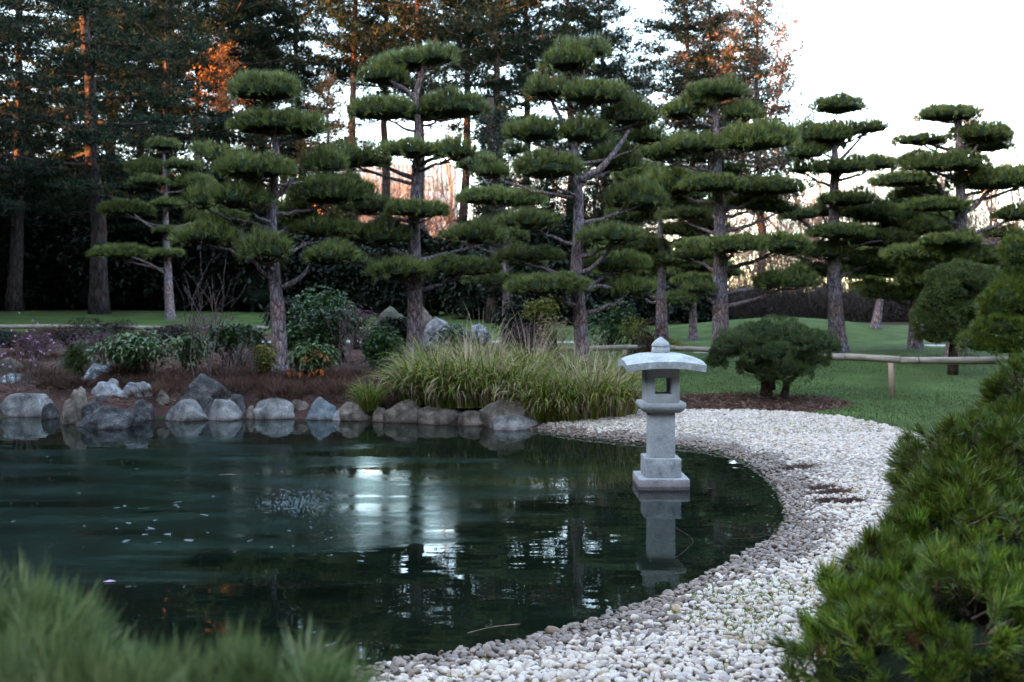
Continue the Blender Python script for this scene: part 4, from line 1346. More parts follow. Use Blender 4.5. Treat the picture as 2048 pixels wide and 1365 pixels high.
def pine_proto(name, H, lo, spread, seed, nb=46, flatten=.5, clump=.62, per=46, lean=.02, mats=('bark_far', 'needle_back'), needle=(.30, .075), r0=None, upward=.1):
    global rng
    kr = rng
    rng = np.random.default_rng(seed)
    r0 = r0 or H * .013
    zs = np.linspace(-.3, H, 16)
    wob = np.cumsum(rng.normal(size=(16, 2)) * .07, axis=0)
    path = np.stack([wob[:, 0] + lean * zs, wob[:, 1], zs], 1)
    rad = r0 * (1 - .85 * (zs / H).clip(0, 1)) * (1 + .4 * np.exp(-np.maximum(zs, 0) / .6)) + .02
    tm = mk_mesh('trunk', *tube(path, rad, 12, True, .08, seed), True)
    BA = Acc(); CA = []
    ga = 2.4
    for i in range(nb):
        f = (i + rng.uniform(-.4, .4)) / nb
        z = H * (lo + (1 - lo) * f * .97)
        a = i * ga + rng.uniform(-.5, .5)
        env = (1 - f) ** .7 * .85 + .18
        if f < .15: env *= .55 + f * 3
        Lb = spread * env * rng.uniform(.6, 1.15)
        st = np.array([np.interp(z, zs, path[:, 0]), np.interp(z, zs, path[:, 1]), z])
        up = upward + rng.uniform(-.18, .22) + f * .35
        e = st + np.array([np.cos(a) * Lb, np.sin(a) * Lb, Lb * up])
        m_ = st + np.array([np.cos(a + .15) * Lb * .5, np.sin(a + .15) * Lb * .5, Lb * (up * .5 - .08)])
        bp = bez(st, st * .6 + m_ * .4, m_, e, 6)
        BA.add(*tube(bp, np.linspace(max(.015, r0 * .28 * (1 - f * .6)), .012, 6), 5, False))
        nk = max(3, int(Lb * 3.2))
        for k in range(nk):
            t = rng.uniform(.35, 1.05) if k else 1.0
            q = bp[int(min(t, 1) * 5)] + rng.normal(size=3) * [Lb * .15, Lb * .15, .12]
            if rng.random() < .5:
                BA.add(*tube([bp[int(min(t, 1) * 4)], q], [.012, .008], 3, False))
            CA.append(q)
    for k in range(6):
        CA.append(np.array([path[-1, 0], path[-1, 1], H - k * .35]) + rng.normal(size=3) * .25)
    # dead snags on the bare trunk
    for i in range(12):
        z = H * rng.uniform(.15, lo + .1); a = rng.uniform(0, 6.28); L_ = rng.uniform(.5, 2.0)
        st = np.array([np.interp(z, zs, path[:, 0]), np.interp(z, zs, path[:, 1]), z])
        BA.add(*tube([st, st + np.array([np.cos(a) * L_ * .5, np.sin(a) * L_ * .5, .05]), st + np.array([np.cos(a) * L_, np.sin(a) * L_, rng.uniform(-.4, .2)])], [.03, .02, .008], 4, False))
    C = np.array(CA)
    sz = clump * rng.uniform(.55, 1.2, len(C))
    q = nrm(rng.normal(size=(len(C), per, 3)))
    off = q * (rng.random((len(C), per, 1)) ** .5) * sz[:, None, None] * [1, 1, flatten]
    B = (C[:, None, :] + off).reshape(-1, 3)
    Dn = nrm(q * [1, 1, .6] + [0, 0, .45] + rng.normal(size=q.shape) * .4).reshape(-1, 3)
    cm = mk_mesh('crown', *needle_tris(B, Dn, needle[0] * rng.uniform(.7, 1.3, len(B)), needle[1]))
    bm_ = BA.mesh('limbs', True)
    tm.materials.append(M[mats[0]]); bm_.materials.append(M[mats[0]]); cm.materials.append(M[mats[1]])
    rng = kr
    return tm, bm_, cm


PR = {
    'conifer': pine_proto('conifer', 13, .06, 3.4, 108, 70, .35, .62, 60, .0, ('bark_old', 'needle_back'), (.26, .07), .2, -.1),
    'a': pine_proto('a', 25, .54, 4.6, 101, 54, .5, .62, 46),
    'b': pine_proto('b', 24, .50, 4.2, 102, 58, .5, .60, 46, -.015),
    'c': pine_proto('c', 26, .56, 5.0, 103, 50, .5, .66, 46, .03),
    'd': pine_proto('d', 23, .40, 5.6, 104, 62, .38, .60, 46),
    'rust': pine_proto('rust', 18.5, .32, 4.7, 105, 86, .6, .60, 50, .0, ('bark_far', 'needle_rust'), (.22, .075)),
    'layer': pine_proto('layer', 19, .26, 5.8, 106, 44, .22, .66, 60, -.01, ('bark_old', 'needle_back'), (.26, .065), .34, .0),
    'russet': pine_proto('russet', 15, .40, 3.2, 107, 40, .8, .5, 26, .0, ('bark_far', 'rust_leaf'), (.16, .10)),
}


def tall(proto, px, D_, label, scl=1.0, rz=0.0, lean=0.0, cat='pine tree', name='tall_pine', group='tall trees behind the garden'):
    x = (px - 1024) / F * D_
    g = gz(x, D_)
    root = thing(name, label, cat, (x, D_, g), group, rz, (scl, scl, scl))
    root.rotation_euler = (0, R(lean), rz)
    for nm, me in zip(('trunk', 'limbs', 'crown'), PR[proto]):
        o = bpy.data.objects.new(nm, me); COL.objects.link(o); o.parent = root
        if nm == 'limbs': o['kind'] = 'stuff'
    return root


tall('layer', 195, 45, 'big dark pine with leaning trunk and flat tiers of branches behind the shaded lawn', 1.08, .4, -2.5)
tall('layer', -150, 38, 'dark tiered pine just outside the picture shading the lawn', 1.0, 4.0, 0)  # out of view, added so its crown darkens the lawn
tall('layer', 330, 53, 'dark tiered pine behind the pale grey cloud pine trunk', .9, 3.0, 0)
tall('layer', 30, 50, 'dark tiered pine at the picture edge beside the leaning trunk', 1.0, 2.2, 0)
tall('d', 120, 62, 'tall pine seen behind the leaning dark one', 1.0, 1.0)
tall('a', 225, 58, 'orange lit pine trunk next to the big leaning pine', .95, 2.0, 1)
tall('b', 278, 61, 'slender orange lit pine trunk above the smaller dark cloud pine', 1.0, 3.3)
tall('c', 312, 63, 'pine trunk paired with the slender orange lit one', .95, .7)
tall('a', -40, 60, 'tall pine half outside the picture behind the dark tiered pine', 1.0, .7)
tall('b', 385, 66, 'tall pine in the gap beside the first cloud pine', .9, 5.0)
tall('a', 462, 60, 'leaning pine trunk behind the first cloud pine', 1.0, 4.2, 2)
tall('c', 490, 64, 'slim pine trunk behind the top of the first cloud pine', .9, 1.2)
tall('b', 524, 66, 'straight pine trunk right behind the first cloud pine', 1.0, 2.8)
tall('russet', 440, 57, 'russet leaved tree glowing above the first cloud pine', 1.0, .3, 0, 'tree', 'russet_tree')
tall('russet', 655, 55, 'orange brown tree between the first two cloud pines', .86, 2.1, 0, 'tree', 'russet_tree')
tall('d', 615, 64, 'dark pine crown between the first two cloud pines', 1.0, 3.9)
tall('c', 700, 60, 'tall pine with lit trunk left of the second cloud pine', .95, .1)
tall('a', 765, 63, 'tall dark pine behind the upper pads of the second cloud pine', 1.0, 5.5)
tall('b', 850, 58, 'pine with orange lit trunk directly behind the second cloud pine', 1.0, 1.7)
tall('c', 925, 62, 'tall dark pine beside the second cloud pine', 1.0, 2.9, -2)
tall('d', 1000, 57, 'dense dark pine between the second and the forked cloud pine', 1.02, 4.6, 3)
tall('a', 1060, 64, 'tall pine behind the forked cloud pine', 1.0, 3.0)
tall('b', 1150, 60, 'dark pine with crown above the forked cloud pine', .98, .5)
tall('d', 1215, 62, 'bluish pine with wispy crown beside the forked cloud pine', .93, 1.9)
tall('rust', 1275, 68, 'thin reddish pine standing apart in the bright gap', .9, 3.6)
tall('d', 1395, 58, 'twin stemmed pine behind the yellowish topped cloud pine', .93, 2.2)
tall('rust', 1418, 59, 'brown tinged pine overlapping the twin stemmed one', 1.0, .9)
tall('rust', 1517, 58, 'tall pine with reddish brown crown against the white sky', 1.0, 4.4)

for k_, (px, D_, sc_) in enumerate(((-40, 56, 1.0), (70, 57, 1.05), (250, 55, .9), (330, 58, 1.0), (420, 55, .85), (495, 58, .85), (590, 56, .8), (670, 58, .75), (1010, 56, .85), (1090, 58, .8), (1180, 57, .8), (1260, 59, .7))):
    tall('conifer', px, D_, near_label('dark conifer branched to the ground', px), sc_, k_ * 1.1, 0, 'conifer', 'dark_conifer')

# ivy clad trunk
x_, d_ = (985 - 1024) / F * 40, 40
iv = thing('ivy_tree', 'dark ivy clad trunk between the second and the forked cloud pine', 'tree', (x_, d_, gz(x_, d_)), 'tall trees behind the garden')
zs_ = np.linspace(-.2, 9, 12)
link('trunk', mk_mesh('trunk', *tube(np.stack([np.sin(zs_ * .5) * .1, zs_ * 0, zs_], 1), np.linspace(.30, .14, 12), 10, True, .1, 3), True), M['bark_dark'], iv)
n_ = 5200
zz = rng.uniform(1.0, 8.6, n_); aa = rng.uniform(0, 6.28, n_); rr_ = .30 + .38 * np.abs(np.sin(zz * 1.3 + aa)) * rng.random(n_)
B_ = np.stack([np.cos(aa) * rr_ + np.sin(zz * .5) * .1, np.sin(aa) * rr_, zz], 1)
link('ivy_leaves', mk_mesh('ivy_leaves', *needle_tris(B_, nrm(rng.normal(size=B_.shape) * .6 + np.stack([np.cos(aa), np.sin(aa), zz * 0 - .2], 1)), .13, .09)), M['dark_evergreen'], iv)

# ------------------------------------------------------------------ shrubs


def leaf_tris(B, D, L, Wd, fold=.25):
    """diamond leaves, slightly folded along the midrib"""
    n = len(B)
    L = np.broadcast_to(np.asarray(L, dtype=float), (n,))[:, None]
    Wd = np.broadcast_to(np.asarray(Wd, dtype=float), (n,))[:, None]
    up = np.array([0, 0, 1.0])
    S = nrm(np.cross(D, np.broadcast_to(up, D.shape)) + rng.normal(size=D.shape) * .25)
    U = np.cross(S, D)
    mid = B + D * L * .5
    V = np.stack([B, mid + S * Wd * .5 + U * Wd * fold, B + D * L, mid - S * Wd * .5 + U * Wd * fold], 1).reshape(-1, 3)
    i = (np.arange(n) * 4)[:, None]
    T = np.concatenate([i + [[0, 1, 2]], i + [[0, 2, 3]]]).reshape(-1, 3)
    return V, T


def leaf_cloud(w, d, h_, n_ros, per, L, Wd, droop=.0, lumps=7, z0=.25, seed=0, fill=.35):
    """rosettes of leaves on a lumpy crown whose base is at z0*h"""
    global rng
    kr = rng; rng = np.random.default_rng(seed)
    c = [np.array([0, 0, h_ * (z0 + (1 - z0) * .42)])]; r_ = [np.array([w * .36, d * .36, h_ * (1 - z0) * .5])]
    for k in range(lumps):
        a = rng.uniform(0, 6.28); q = rng.uniform(.35, .75)
        c.append(np.array([np.cos(a) * w * .36 * q, np.sin(a) * d * .36 * q, h_ * (z0 + (1 - z0) * rng.uniform(.25, .68))]))
        s = rng.uniform(.2, .3)
        r_.append(np.array([w * s, d * s, h_ * (1 - z0) * rng.uniform(.24, .34)]))
    ids = rng.integers(0, len(c), n_ros)
    C = np.array(c)[ids]; RR_ = np.array(r_)[ids]
    q = nrm(rng.normal(size=(n_ros, 3)) + [0, 0, .25])
    rad = np.where(rng.random(n_ros) < fill, rng.uniform(.5, .95, n_ros), 1.0)[:, None]
    B = C + q * RR_ * rad
    B[:, 2] = np.maximum(B[:, 2], .03)
    ax = nrm(q + [0, 0, .6])
    Bq = np.repeat(B, per, 0); Aq = np.repeat(ax, per, 0)
    side = perp(Aq)
    Dq = nrm(side + Aq * rng.uniform(.05, .8, (len(Aq), 1)) - np.array([0, 0, 1]) * droop)
    V, T = leaf_tris(Bq, Dq, L * rng.uniform(.7, 1.2, len(Bq)), Wd * rng.uniform(.8, 1.2, len(Bq)))
    rng = kr
    return V, T, B


def stems_mesh(B, k, base_r, r0=.018, seed=0):
    A = Acc(); rr_ = random.Random(seed)
    n = min(k, len(B))
    for i in rr_.sample(range(len(B)), n):
        e = B[i]; s = np.array([rr_.gauss(0, base_r), rr_.gauss(0, base_r), -.03])
        m1 = s + (e - s) * [.25, .25, .45]; m2 = s + (e - s) * [.6, .6, .75]
        A.add(*tube(bez(s, m1, m2, e, 6), np.linspace(r0, .005, 6), 5, False))
    return A.mesh('stems', True)


def shrub(name, px, ybase, D_, wpx, hpx, mkey, label, L, Wd, n_ros, per, cat='shrub', droop=0, seed=1, z0=.2, stem='bark_dark', group='shrubs in the planting', depth=None, fill=.35, lumps=7):
    w = wpx / F * D_; h_ = hpx / F * D_
    b = W(px, ybase, D_)
    g = gz(b.x, b.y)
    h_ = max(h_ + (b.z - g), .2)
    root = thing(name, label, cat, (b.x, b.y, g), group)
    V, T, B = leaf_cloud(w, depth or w * .8, h_, n_ros, per, L, Wd, droop, lumps, z0, seed, fill)
    link('foliage', mk_mesh('foliage', V, T), M[mkey], root)
    link('stems', stems_mesh(B, 16, w * .08, .012 + h_ * .008, seed), M[stem], root)
    return root


shrub('rhododendron', 285, 762, 18.6, 190, 105, 'rhodo', 'pale green rhododendron spreading above the lichen speckled boulder', .13, .042, 420, 8, droop=.35, seed=1, z0=.35, fill=.3)
shrub('rhododendron', 385, 735, 19.5, 90, 75, 'rhodo', 'olive rhododendron behind the tall bare stems', .12, .04, 200, 7, droop=.3, seed=2, z0=.2)
shrub('rhododendron', 468, 735, 20.5, 130, 90, 'laurel', 'dark green rhododendron between the bare stems and the first cloud pine', .13, .045, 330, 8, droop=.1, seed=3, z0=.35)
shrub('golden_shrub', 532, 757, 18.7, 62, 70, 'gold_leaf', 'small yellow green shrub at the foot of the first cloud pine', .05, .028, 420, 6, seed=4, z0=.05)
rt = shrub('rhododendron', 628, 772, 18.6, 120, 90, 'rhodo', 'drooping rhododendron with orange leaves beside the first cloud pine', .15, .04, 190, 8, droop=.55, seed=5, z0=.25, fill=.15)
A = Acc()
for px, py in ((615, 712), (640, 705), (655, 712), (600, 745), (625, 742), (650, 752), (580, 740), (642, 740)):
    c_ = W(px, py, 18.25) - rt.location
    n_ = 9
    B_ = np.repeat(np.array([tuple(c_)]), n_, 0) + rng.normal(size=(n_, 3)) * .025
    A.add(*leaf_tris(B_, nrm(rng.normal(size=(n_, 3)) * [.6, .6, .3] - [0, 0, .9]), .13, .04))
link('orange_leaves', A.mesh('orange_leaves'), M['orange_leaf'], rt)
shrub('rhododendron', 620, 708, 21.5, 130, 62, 'laurel', 'glossy rhododendron just beyond the first cloud pine trunk', .12, .045, 300, 7, droop=.1, seed=6, z0=.2)
shrub('rhododendron', 680, 722, 22.0, 140, 108, 'laurel', 'tall dark rhododendron between the first two cloud pines', .12, .045, 420, 7, droop=.15, seed=7, z0=.35)
shrub('laurel_shrub', 768, 742, 20.2, 108, 100, 'laurel', 'dense glossy laurel beside the second cloud pine trunk', .085, .036, 900, 6, seed=8, z0=.02)
shrub('evergreen_shrub', 640, 655, 30, 170, 80, 'laurel', 'broad dark evergreen beyond the path behind the rhododendrons', .12, .06, 700, 7, seed=9, z0=.02)
shrub('evergreen_shrub', 560, 650, 32, 110, 60, 'dark_evergreen', 'dark evergreen behind the first cloud pine trunk beyond the path', .12, .06, 500, 7, seed=10, z0=.02)
shrub('mauve_shrub', 715, 655, 28, 120, 55, 'mauve', 'mauve grey seeding shrub in front of the broad dark evergreen', .05, .03, 600, 6, seed=11, z0=.05)
shrub('evergreen_shrub', 795, 690, 27, 90, 60, 'dark_evergreen', 'low dark evergreen in the shade behind the second cloud pine', .10, .05, 500, 6, seed=12, z0=.02)
shrub('evergreen_shrub', 905, 690, 25.5, 110, 40, 'laurel', 'low green shrub in front of the pale bluish boulder', .09, .045, 450, 6, seed=13, z0=.02)
shrub('golden_shrub', 1085, 640, 26, 85, 50, 'gold_leaf', 'yellow leaved shrub under the lowest pad of the forked cloud pine', .06, .035, 420, 6, seed=14, z0=.4)
shrub('evergreen_shrub', 1040, 672, 28, 130, 90, 'dark_evergreen', 'dark shrub behind the yellow leaved one', .11, .055, 800, 7, seed=15, z0=.02)
shrub('evergreen_shrub', 1215, 670, 27, 130, 72, 'laurel', 'rounded green shrub beyond the forked cloud pine trunk', .09, .04, 700, 6, seed=16, z0=.02)
shrub('evergreen_shrub', 1270, 672, 26, 75, 50, 'gold_leaf', 'olive yellow shrub behind the dry stalks near the lantern top', .06, .03, 240, 6, seed=17, z0=.15)
shrub('heather_clump', 1050, 680, 24.5, 90, 36, 'mauve', 'purple heather mound behind the tall sedge', .05, .012, 900, 6, seed=18, z0=.0)
shrub('brown_shrub', 1110, 690, 22.5, 95, 66, 'straw', 'dry brown shrub in front of the forked cloud pine trunk', .05, .02, 500, 6, seed=19, z0=.05)
shrub('red_shrub', 1300, 690, 24, 60, 58, 'heather', 'reddish twiggy shrub behind the lantern roof', .09, .012, 500, 7, seed=20, z0=.0)
shrub('ground_cover', 1330, 692, 27.5, 110, 14, 'gold_leaf', 'bright low ground cover along the rail behind the lantern', .05, .03, 420, 5, seed=21, z0=.0)
shrub('sedge_tuft', 158, 740, 19.3, 60, 60, 'yew', 'dark shaggy tuft growing on top of the mossy boulder', .2, .012, 200, 9, 'grass tuft', .2, 22, .1)
shrub('leafy_weed', 395, 792, 17.0, 26, 18, 'gold_leaf', 'small leafy weed in the notch of the peaked boulder', .045, .02, 24, 6, 'weed', 0, 23, .1)
shrub('mauve_shrub', 80, 700, 24, 110, 40, 'mauve', 'mauve twiggy bed plant along the path behind the flowering stems', .05, .02, 500, 6, seed=24, z0=.0)
shrub('mauve_shrub', 190, 695, 25, 120, 36, 'mauve', 'mauve twiggy bed plant behind the mossy boulder', .05, .02, 500, 6, seed=25, z0=.0)
for k_, (px, D_) in enumerate(((20, 29), (90, 31), (150, 28.5), (210, 31.5), (270, 29), (325, 31), (0, 33), (120, 33.5), (240, 34), (350, 33.5), (60, 26.5), (180, 34.5))):
    x_ = (px - 1024) / F * D_
    shrub('evergreen_shrub' if k_ % 3 == 0 else 'brown_shrub', px, HY + (CH - gz(x_, D_)) / D_ * F, D_, 90 + 20 * (k_ % 2), 26 + 7 * (k_ % 3), 'dark_evergreen' if k_ % 3 == 0 else ('heather' if k_ % 3 == 1 else 'hedge_twig'), near_label('low dark bed shrub', px) + ' before the rail', .09, .02, 420, 6, seed=70 + k_, z0=0)
shrub('heather_clump', 420, 660, 34, 200, 34, 'mauve', 'broad pinkish heather drift along the shaded lawn edge', .06, .016, 1100, 6, seed=26, z0=.0, depth=2)

# heather clumps over the mulch


def heather_proto(seed):
    kr = np.random.default_rng(seed)
    n = 900
    a = kr.uniform(0, 6.28, n); r_ = np.sqrt(kr.random(n))
    B = np.stack([np.cos(a) * r_ * .36, np.sin(a) * r_ * .30, (1 - r_ ** 2) * .12], 1)
    D = nrm(np.stack([np.cos(a) * r_, np.sin(a) * r_, .9 + 0 * r_], 1) + kr.normal(size=(n, 3)) * .4)
    me = mk_mesh('heather_clump', *needle_tris(B, D, kr.uniform(.08, .26, n), .009))
    me.materials.append(M['heather'])
    return me


HP = [heather_proto(s) for s in (1, 2, 3)]
RKL = [(30, 'the flat topped grey boulder'), (110, 'the sloping mossy boulder'), (190, 'the lichen speckled boulder'), (240, 'the lumpy pale boulder'), (320, 'the squat tan boulder'), (405, 'the large peaked boulder'), (470, 'the tangled bare twigs'), (532, 'the small yellow green shrub'), (560, 'the long speckled boulder'), (625, 'the orange leaved rhododendron'), (660, 'the blue grey boulder'), (712, 'the rounded tan boulder'), (765, 'the glossy laurel')]
_ru = {}


def heather_label(px):
    k = min(range(len(RKL)), key=lambda i: abs(RKL[i][0] - px))
    n = _ru.get(k, 0); _ru[k] = n + 1
    return 'low red brown heather clump %s %s' % (('behind', 'a little beyond', 'close beside', 'far beyond', 'in front of', 'higher up the bed from', 'round the back of', 'just past')[min(n, 7)], RKL[k][1])


spots = [(330, 770, 17.6), (365, 765, 18.2), (470, 778, 17.7), (505, 770, 18.2), (545, 775, 17.8), (590, 785, 17.5), (640, 780, 17.7), (690, 785, 17.4), (730, 775, 17.7), (560, 790, 17.2),
         (430, 745, 18.8), (480, 745, 19.2), (300, 785, 17.3), (255, 745, 19.6), (680, 760, 18.4), (715, 742, 19), (760, 765, 18), (110, 690, 23), (30, 690, 23.5), (230, 690, 23.5), (310, 690, 24), (340, 745, 18.9), (390, 775, 18.0), (520, 748, 19), (455, 790, 17.3), (770, 790, 17.3)] + [(px, 0, D_) for px, D_ in ((345, 17.9), (385, 18.4), (425, 18.0), (460, 18.5), (500, 17.7), (525, 18.5), (350, 18.6), (410, 17.5), (445, 17.6), (485, 18.9), (315, 18.2), (290, 18.9), (270, 18.2), (120, 18.2), (90, 18.8), (60, 19.6), (150, 18.0), (215, 18.3), (240, 18.9), (20, 20.4), (610, 18.2), (660, 18.5), (575, 18.4), (700, 18.2), (745, 18.5))]
for i, (px, py, D_) in enumerate(spots):
    b = W(px, py, D_) if py else W(px, 700, D_)
    o = bpy.data.objects.new('heather_clump', HP[i % 3])
    COL.objects.link(o)
    s = random.uniform(.8, 1.25)
    o.location = (b.x, b.y, gz(b.x, b.y)); o.rotation_euler = (0, 0, random.uniform(0, 6.28)); o.scale = (s, s, s * random.uniform(.7, 1.1))
    tag(o, heather_label(px), 'heather', 'heather clumps on the mulch')


def twig_tree(seed, h_, n_stem, depth, spread, r0, up=.6, seg=3, kids=3, start=.35):
    rr_ = random.Random(seed)
    A = Acc()
    tips = []

    def grow(p, d, L, r_, lev):
        n = 4
        pts = [p]; q = p.copy(); dd = d.copy()
        for i in range(n):
            dd = dd + np.array([rr_.gauss(0, .12), rr_.gauss(0, .12), rr_.gauss(.03, .06)]); dd = dd / np.linalg.norm(dd)
            q = q + dd * L / n; pts.append(q.copy())
        A.add(*tube(pts, np.linspace(r_, max(r_ * .45, .003), n + 1), seg, False))
        if lev >= depth:
            tips.append(q); return
        for k in range(kids):
            t = rr_.uniform(start, 1.0); i = min(int(t * n), n - 1)
            pp = pts[i] + (pts[i + 1] - pts[i]) * (t * n - i)
            nd = dd + np.array([rr_.gauss(0, spread), rr_.gauss(0, spread), rr_.gauss(up * .3, .25)]); nd /= np.linalg.norm(nd)
            grow(pp, nd, L * rr_.uniform(.5, .78), r_ * .55, lev + 1)
    for s in range(n_stem):
        a = rr_.uniform(0, 6.28)
        d = np.array([math.cos(a) * .3, math.sin(a) * .3, 1.0]); d /= np.linalg.norm(d)
        grow(np.array([math.cos(a) * h_ * .04 * (n_stem > 1), math.sin(a) * h_ * .04 * (n_stem > 1), -.05]), d, h_ * rr_.uniform(.55, .8), r0, 0)
    return A, np.array(tips)


def twig_thing(name, px, py, D_, label, seed, h_, n_stem, depth, spread, r0, mkey='twig', cat='shrub', group=None, **kw):
    b = W(px, py, D_)
    root = thing(name, label, cat, (b.x, b.y, gz(b.x, b.y)), group)
    A, tips = twig_tree(seed, h_, n_stem, depth, spread, r0, **kw)
    link('stems', A.mesh('stems', True), M[mkey], root)
    return root, tips


rt, tips = twig_thing('flowering_shrub', 46, 787, 17.4, 'thin grey stems dotted with pink flowers behind the flat topped boulder', 5, 1.35, 9, 1, .18, .009, kids=3, up=1.0)
A = Acc()
fl = np.vstack([tips + rng.normal(size=tips.shape) * .04, tips[::2] - [0, 0, .12]])
for f_ in fl:
    n_ = 6
    A.add(*leaf_tris(np.repeat(f_[None], n_, 0), nrm(rng.normal(size=(n_, 3))), .032, .026))
link('flowers', A.mesh('flowers'), M['pink_flower'], rt)
twig_thing('bare_shrub', 400, 770, 17.9, 'tall bare grey stems fanning out above the large peaked boulder', 6, 1.9, 5, 2, .30, .014, kids=3)
twig_thing('bare_shrub', 455, 775, 18.2, 'short tangled bare twigs beside the tall bare stems', 7, .9, 7, 2, .5, .008, kids=3)
twig_thing('bare_shrub', 500, 765, 18.4, 'grey tangle of bare twigs left of the small yellow green shrub', 8, .75, 7, 2, .5, .007, kids=3)
twig_thing('bare_shrub', 690, 765, 19.2, 'thin bare branches under the tall dark rhododendron', 9, 1.1, 5, 2, .4, .010, kids=3)
twig_thing('bare_shrub', 400, 800, 16.9, 'bare twig tangle in front of the large peaked boulder', 10, .55, 5, 2, .6, .006, kids=3)
twig_thing('bare_shrub', 740, 800, 17.3, 'thin dry twigs beside the small sedge tuft', 11, .5, 8, 1, .6, .005, kids=3)

# undergrowth under the tall trees: individual bushes, each a copy with its own place
UG = []
for s in (1, 2, 3):
    V, T, B = leaf_cloud(4.4, 3.6, 3.5, 2600, 6, .26, .13, .1, 9, 0, 40 + s, .3)
    me = mk_mesh('foliage', V, T); me.materials.append(M['dark_evergreen'])
    A = Acc(); Vi, Ti = ico(3)
    for c, r_ in (((0, 0, 1.3), (1.45, 1.15, 1.35)), ((-.8, .2, .9), (.9, .9, .95)), ((.85, -.1, .9), (.9, .9, .95))):
        Vq = Vi * np.array(r_) * .72
        Vq = Vq * (1 + .15 * np.sin(Vi[:, :1] * 5 + s) * np.sin(Vi[:, 1:2] * 6)) + c
        A.add(Vq, Ti)
    cm = A.mesh('inner_twigs', True); cm.materials.append(M['core_far'])
    UG.append((me, cm))
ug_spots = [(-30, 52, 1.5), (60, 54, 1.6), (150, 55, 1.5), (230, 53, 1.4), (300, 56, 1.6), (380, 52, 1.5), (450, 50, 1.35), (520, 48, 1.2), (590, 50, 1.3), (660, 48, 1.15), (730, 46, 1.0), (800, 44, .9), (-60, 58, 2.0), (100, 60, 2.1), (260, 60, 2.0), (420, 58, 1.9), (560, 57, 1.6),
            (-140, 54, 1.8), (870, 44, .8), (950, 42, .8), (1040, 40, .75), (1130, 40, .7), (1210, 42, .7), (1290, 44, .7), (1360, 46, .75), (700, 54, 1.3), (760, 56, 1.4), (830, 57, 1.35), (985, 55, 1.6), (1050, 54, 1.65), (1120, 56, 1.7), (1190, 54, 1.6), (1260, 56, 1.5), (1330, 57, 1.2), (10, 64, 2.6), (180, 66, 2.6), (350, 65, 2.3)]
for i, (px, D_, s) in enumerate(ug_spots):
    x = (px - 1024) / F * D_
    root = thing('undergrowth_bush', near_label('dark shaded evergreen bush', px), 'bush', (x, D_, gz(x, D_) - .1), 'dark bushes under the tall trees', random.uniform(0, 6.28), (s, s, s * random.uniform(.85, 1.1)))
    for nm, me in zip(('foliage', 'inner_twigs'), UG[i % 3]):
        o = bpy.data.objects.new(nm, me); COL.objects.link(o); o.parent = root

# brown bare scrub and far bare trees
SC = []
for s in (1, 2, 3):
    A, tips = twig_tree(60 + s, 2.6, 9, 3, .45, .020, kids=3, up=.7)
    me = A.mesh('stems', True); me.materials.append(M['twig_brown']); SC.append(me)
scrub = [(1380, 52, 1), (1440, 54, 1.05), (1500, 52, 1), (1550, 53, 1), (1600, 52, 1.1), (1650, 54, 1), (1700, 52, 1), (1745, 53, 1.1), (1790, 51, 1), (1840, 52, 1), (1890, 50, 1), (1940, 52, 1.1), (1990, 50, 1), (2040, 52, 1.1), (2090, 52, 1.1), (1470, 60, 1.5), (1580, 62, 1.6), (1690, 60, 1.5), (1800, 62, 1.7), (1910, 60, 1.6), (2020, 62, 1.7), (1320, 54, 1.1), (1530, 56, 1.3), (1625, 57, 1.2), (1720, 58, 1.3), (1860, 57, 1.4), (1970, 58, 1.4),
         (860, 70, 2.0), (960, 72, 2.0), (1040, 70, 2.0), (740, 72, 2.1), (1140, 70, 2.0), (380, 66, 2.2), (60, 68, 2.3), (250, 70, 2.2)]
for i, (px, D_, s) in enumerate(scrub):
    x = (px - 1024) / F * D_
    root = thing('bare_scrub', near_label('brown leafless thicket', px), 'shrub', (x, D_, gz(x, D_) - .1), 'brown leafless thickets', random.uniform(0, 6.28), (s * 1.5, s * 1.5, s * 1.55))
    o = bpy.data.objects.new('stems', SC[i % 3]); COL.objects.link(o); o.parent = root
kr = np.random.default_rng(77)
n = 90000
fxp = kr.uniform(-70, 80, n); fyp = kr.uniform(84, 112, n)
top_ = 11.5 + 2.5 * np.sin(fxp * .21) + 1.6 * np.sin(fxp * .57 + 1)
B_ = np.stack([fxp, fyp, ground(fxp, fyp, np.full(n, 50.0)) + kr.random(n) ** 1.2 * top_], 1)
me = mk_mesh('far_wood', *needle_tris(B_, nrm(kr.normal(size=B_.shape) * [.45, .3, .35] + [0, 0, .8]), kr.uniform(.7, 2.2, n), .075))
tag(link('far_wood', me, M['far_twigs']), 'far leafless pinkish brown wood closing the view beyond the lawn', 'wood', kind='stuff')
HB = []
for s in (1, 2):
    kr = np.random.default_rng(s)
    n = 5200
    q = nrm(kr.normal(size=(n, 3))); B = q * [2.2, 1.0, .9] * (kr.random((n, 1)) ** .4) + [0, 0, .75]
    B[:, 2] = np.abs(B[:, 2])
    me = mk_mesh('hedge_twigs', *needle_tris(B, nrm(kr.normal(size=(n, 3)) * .6 + [0, 0, .8]), kr.uniform(.25, .6, n), .022)); me.materials.append(M['hedge_twig']); HB.append(me)
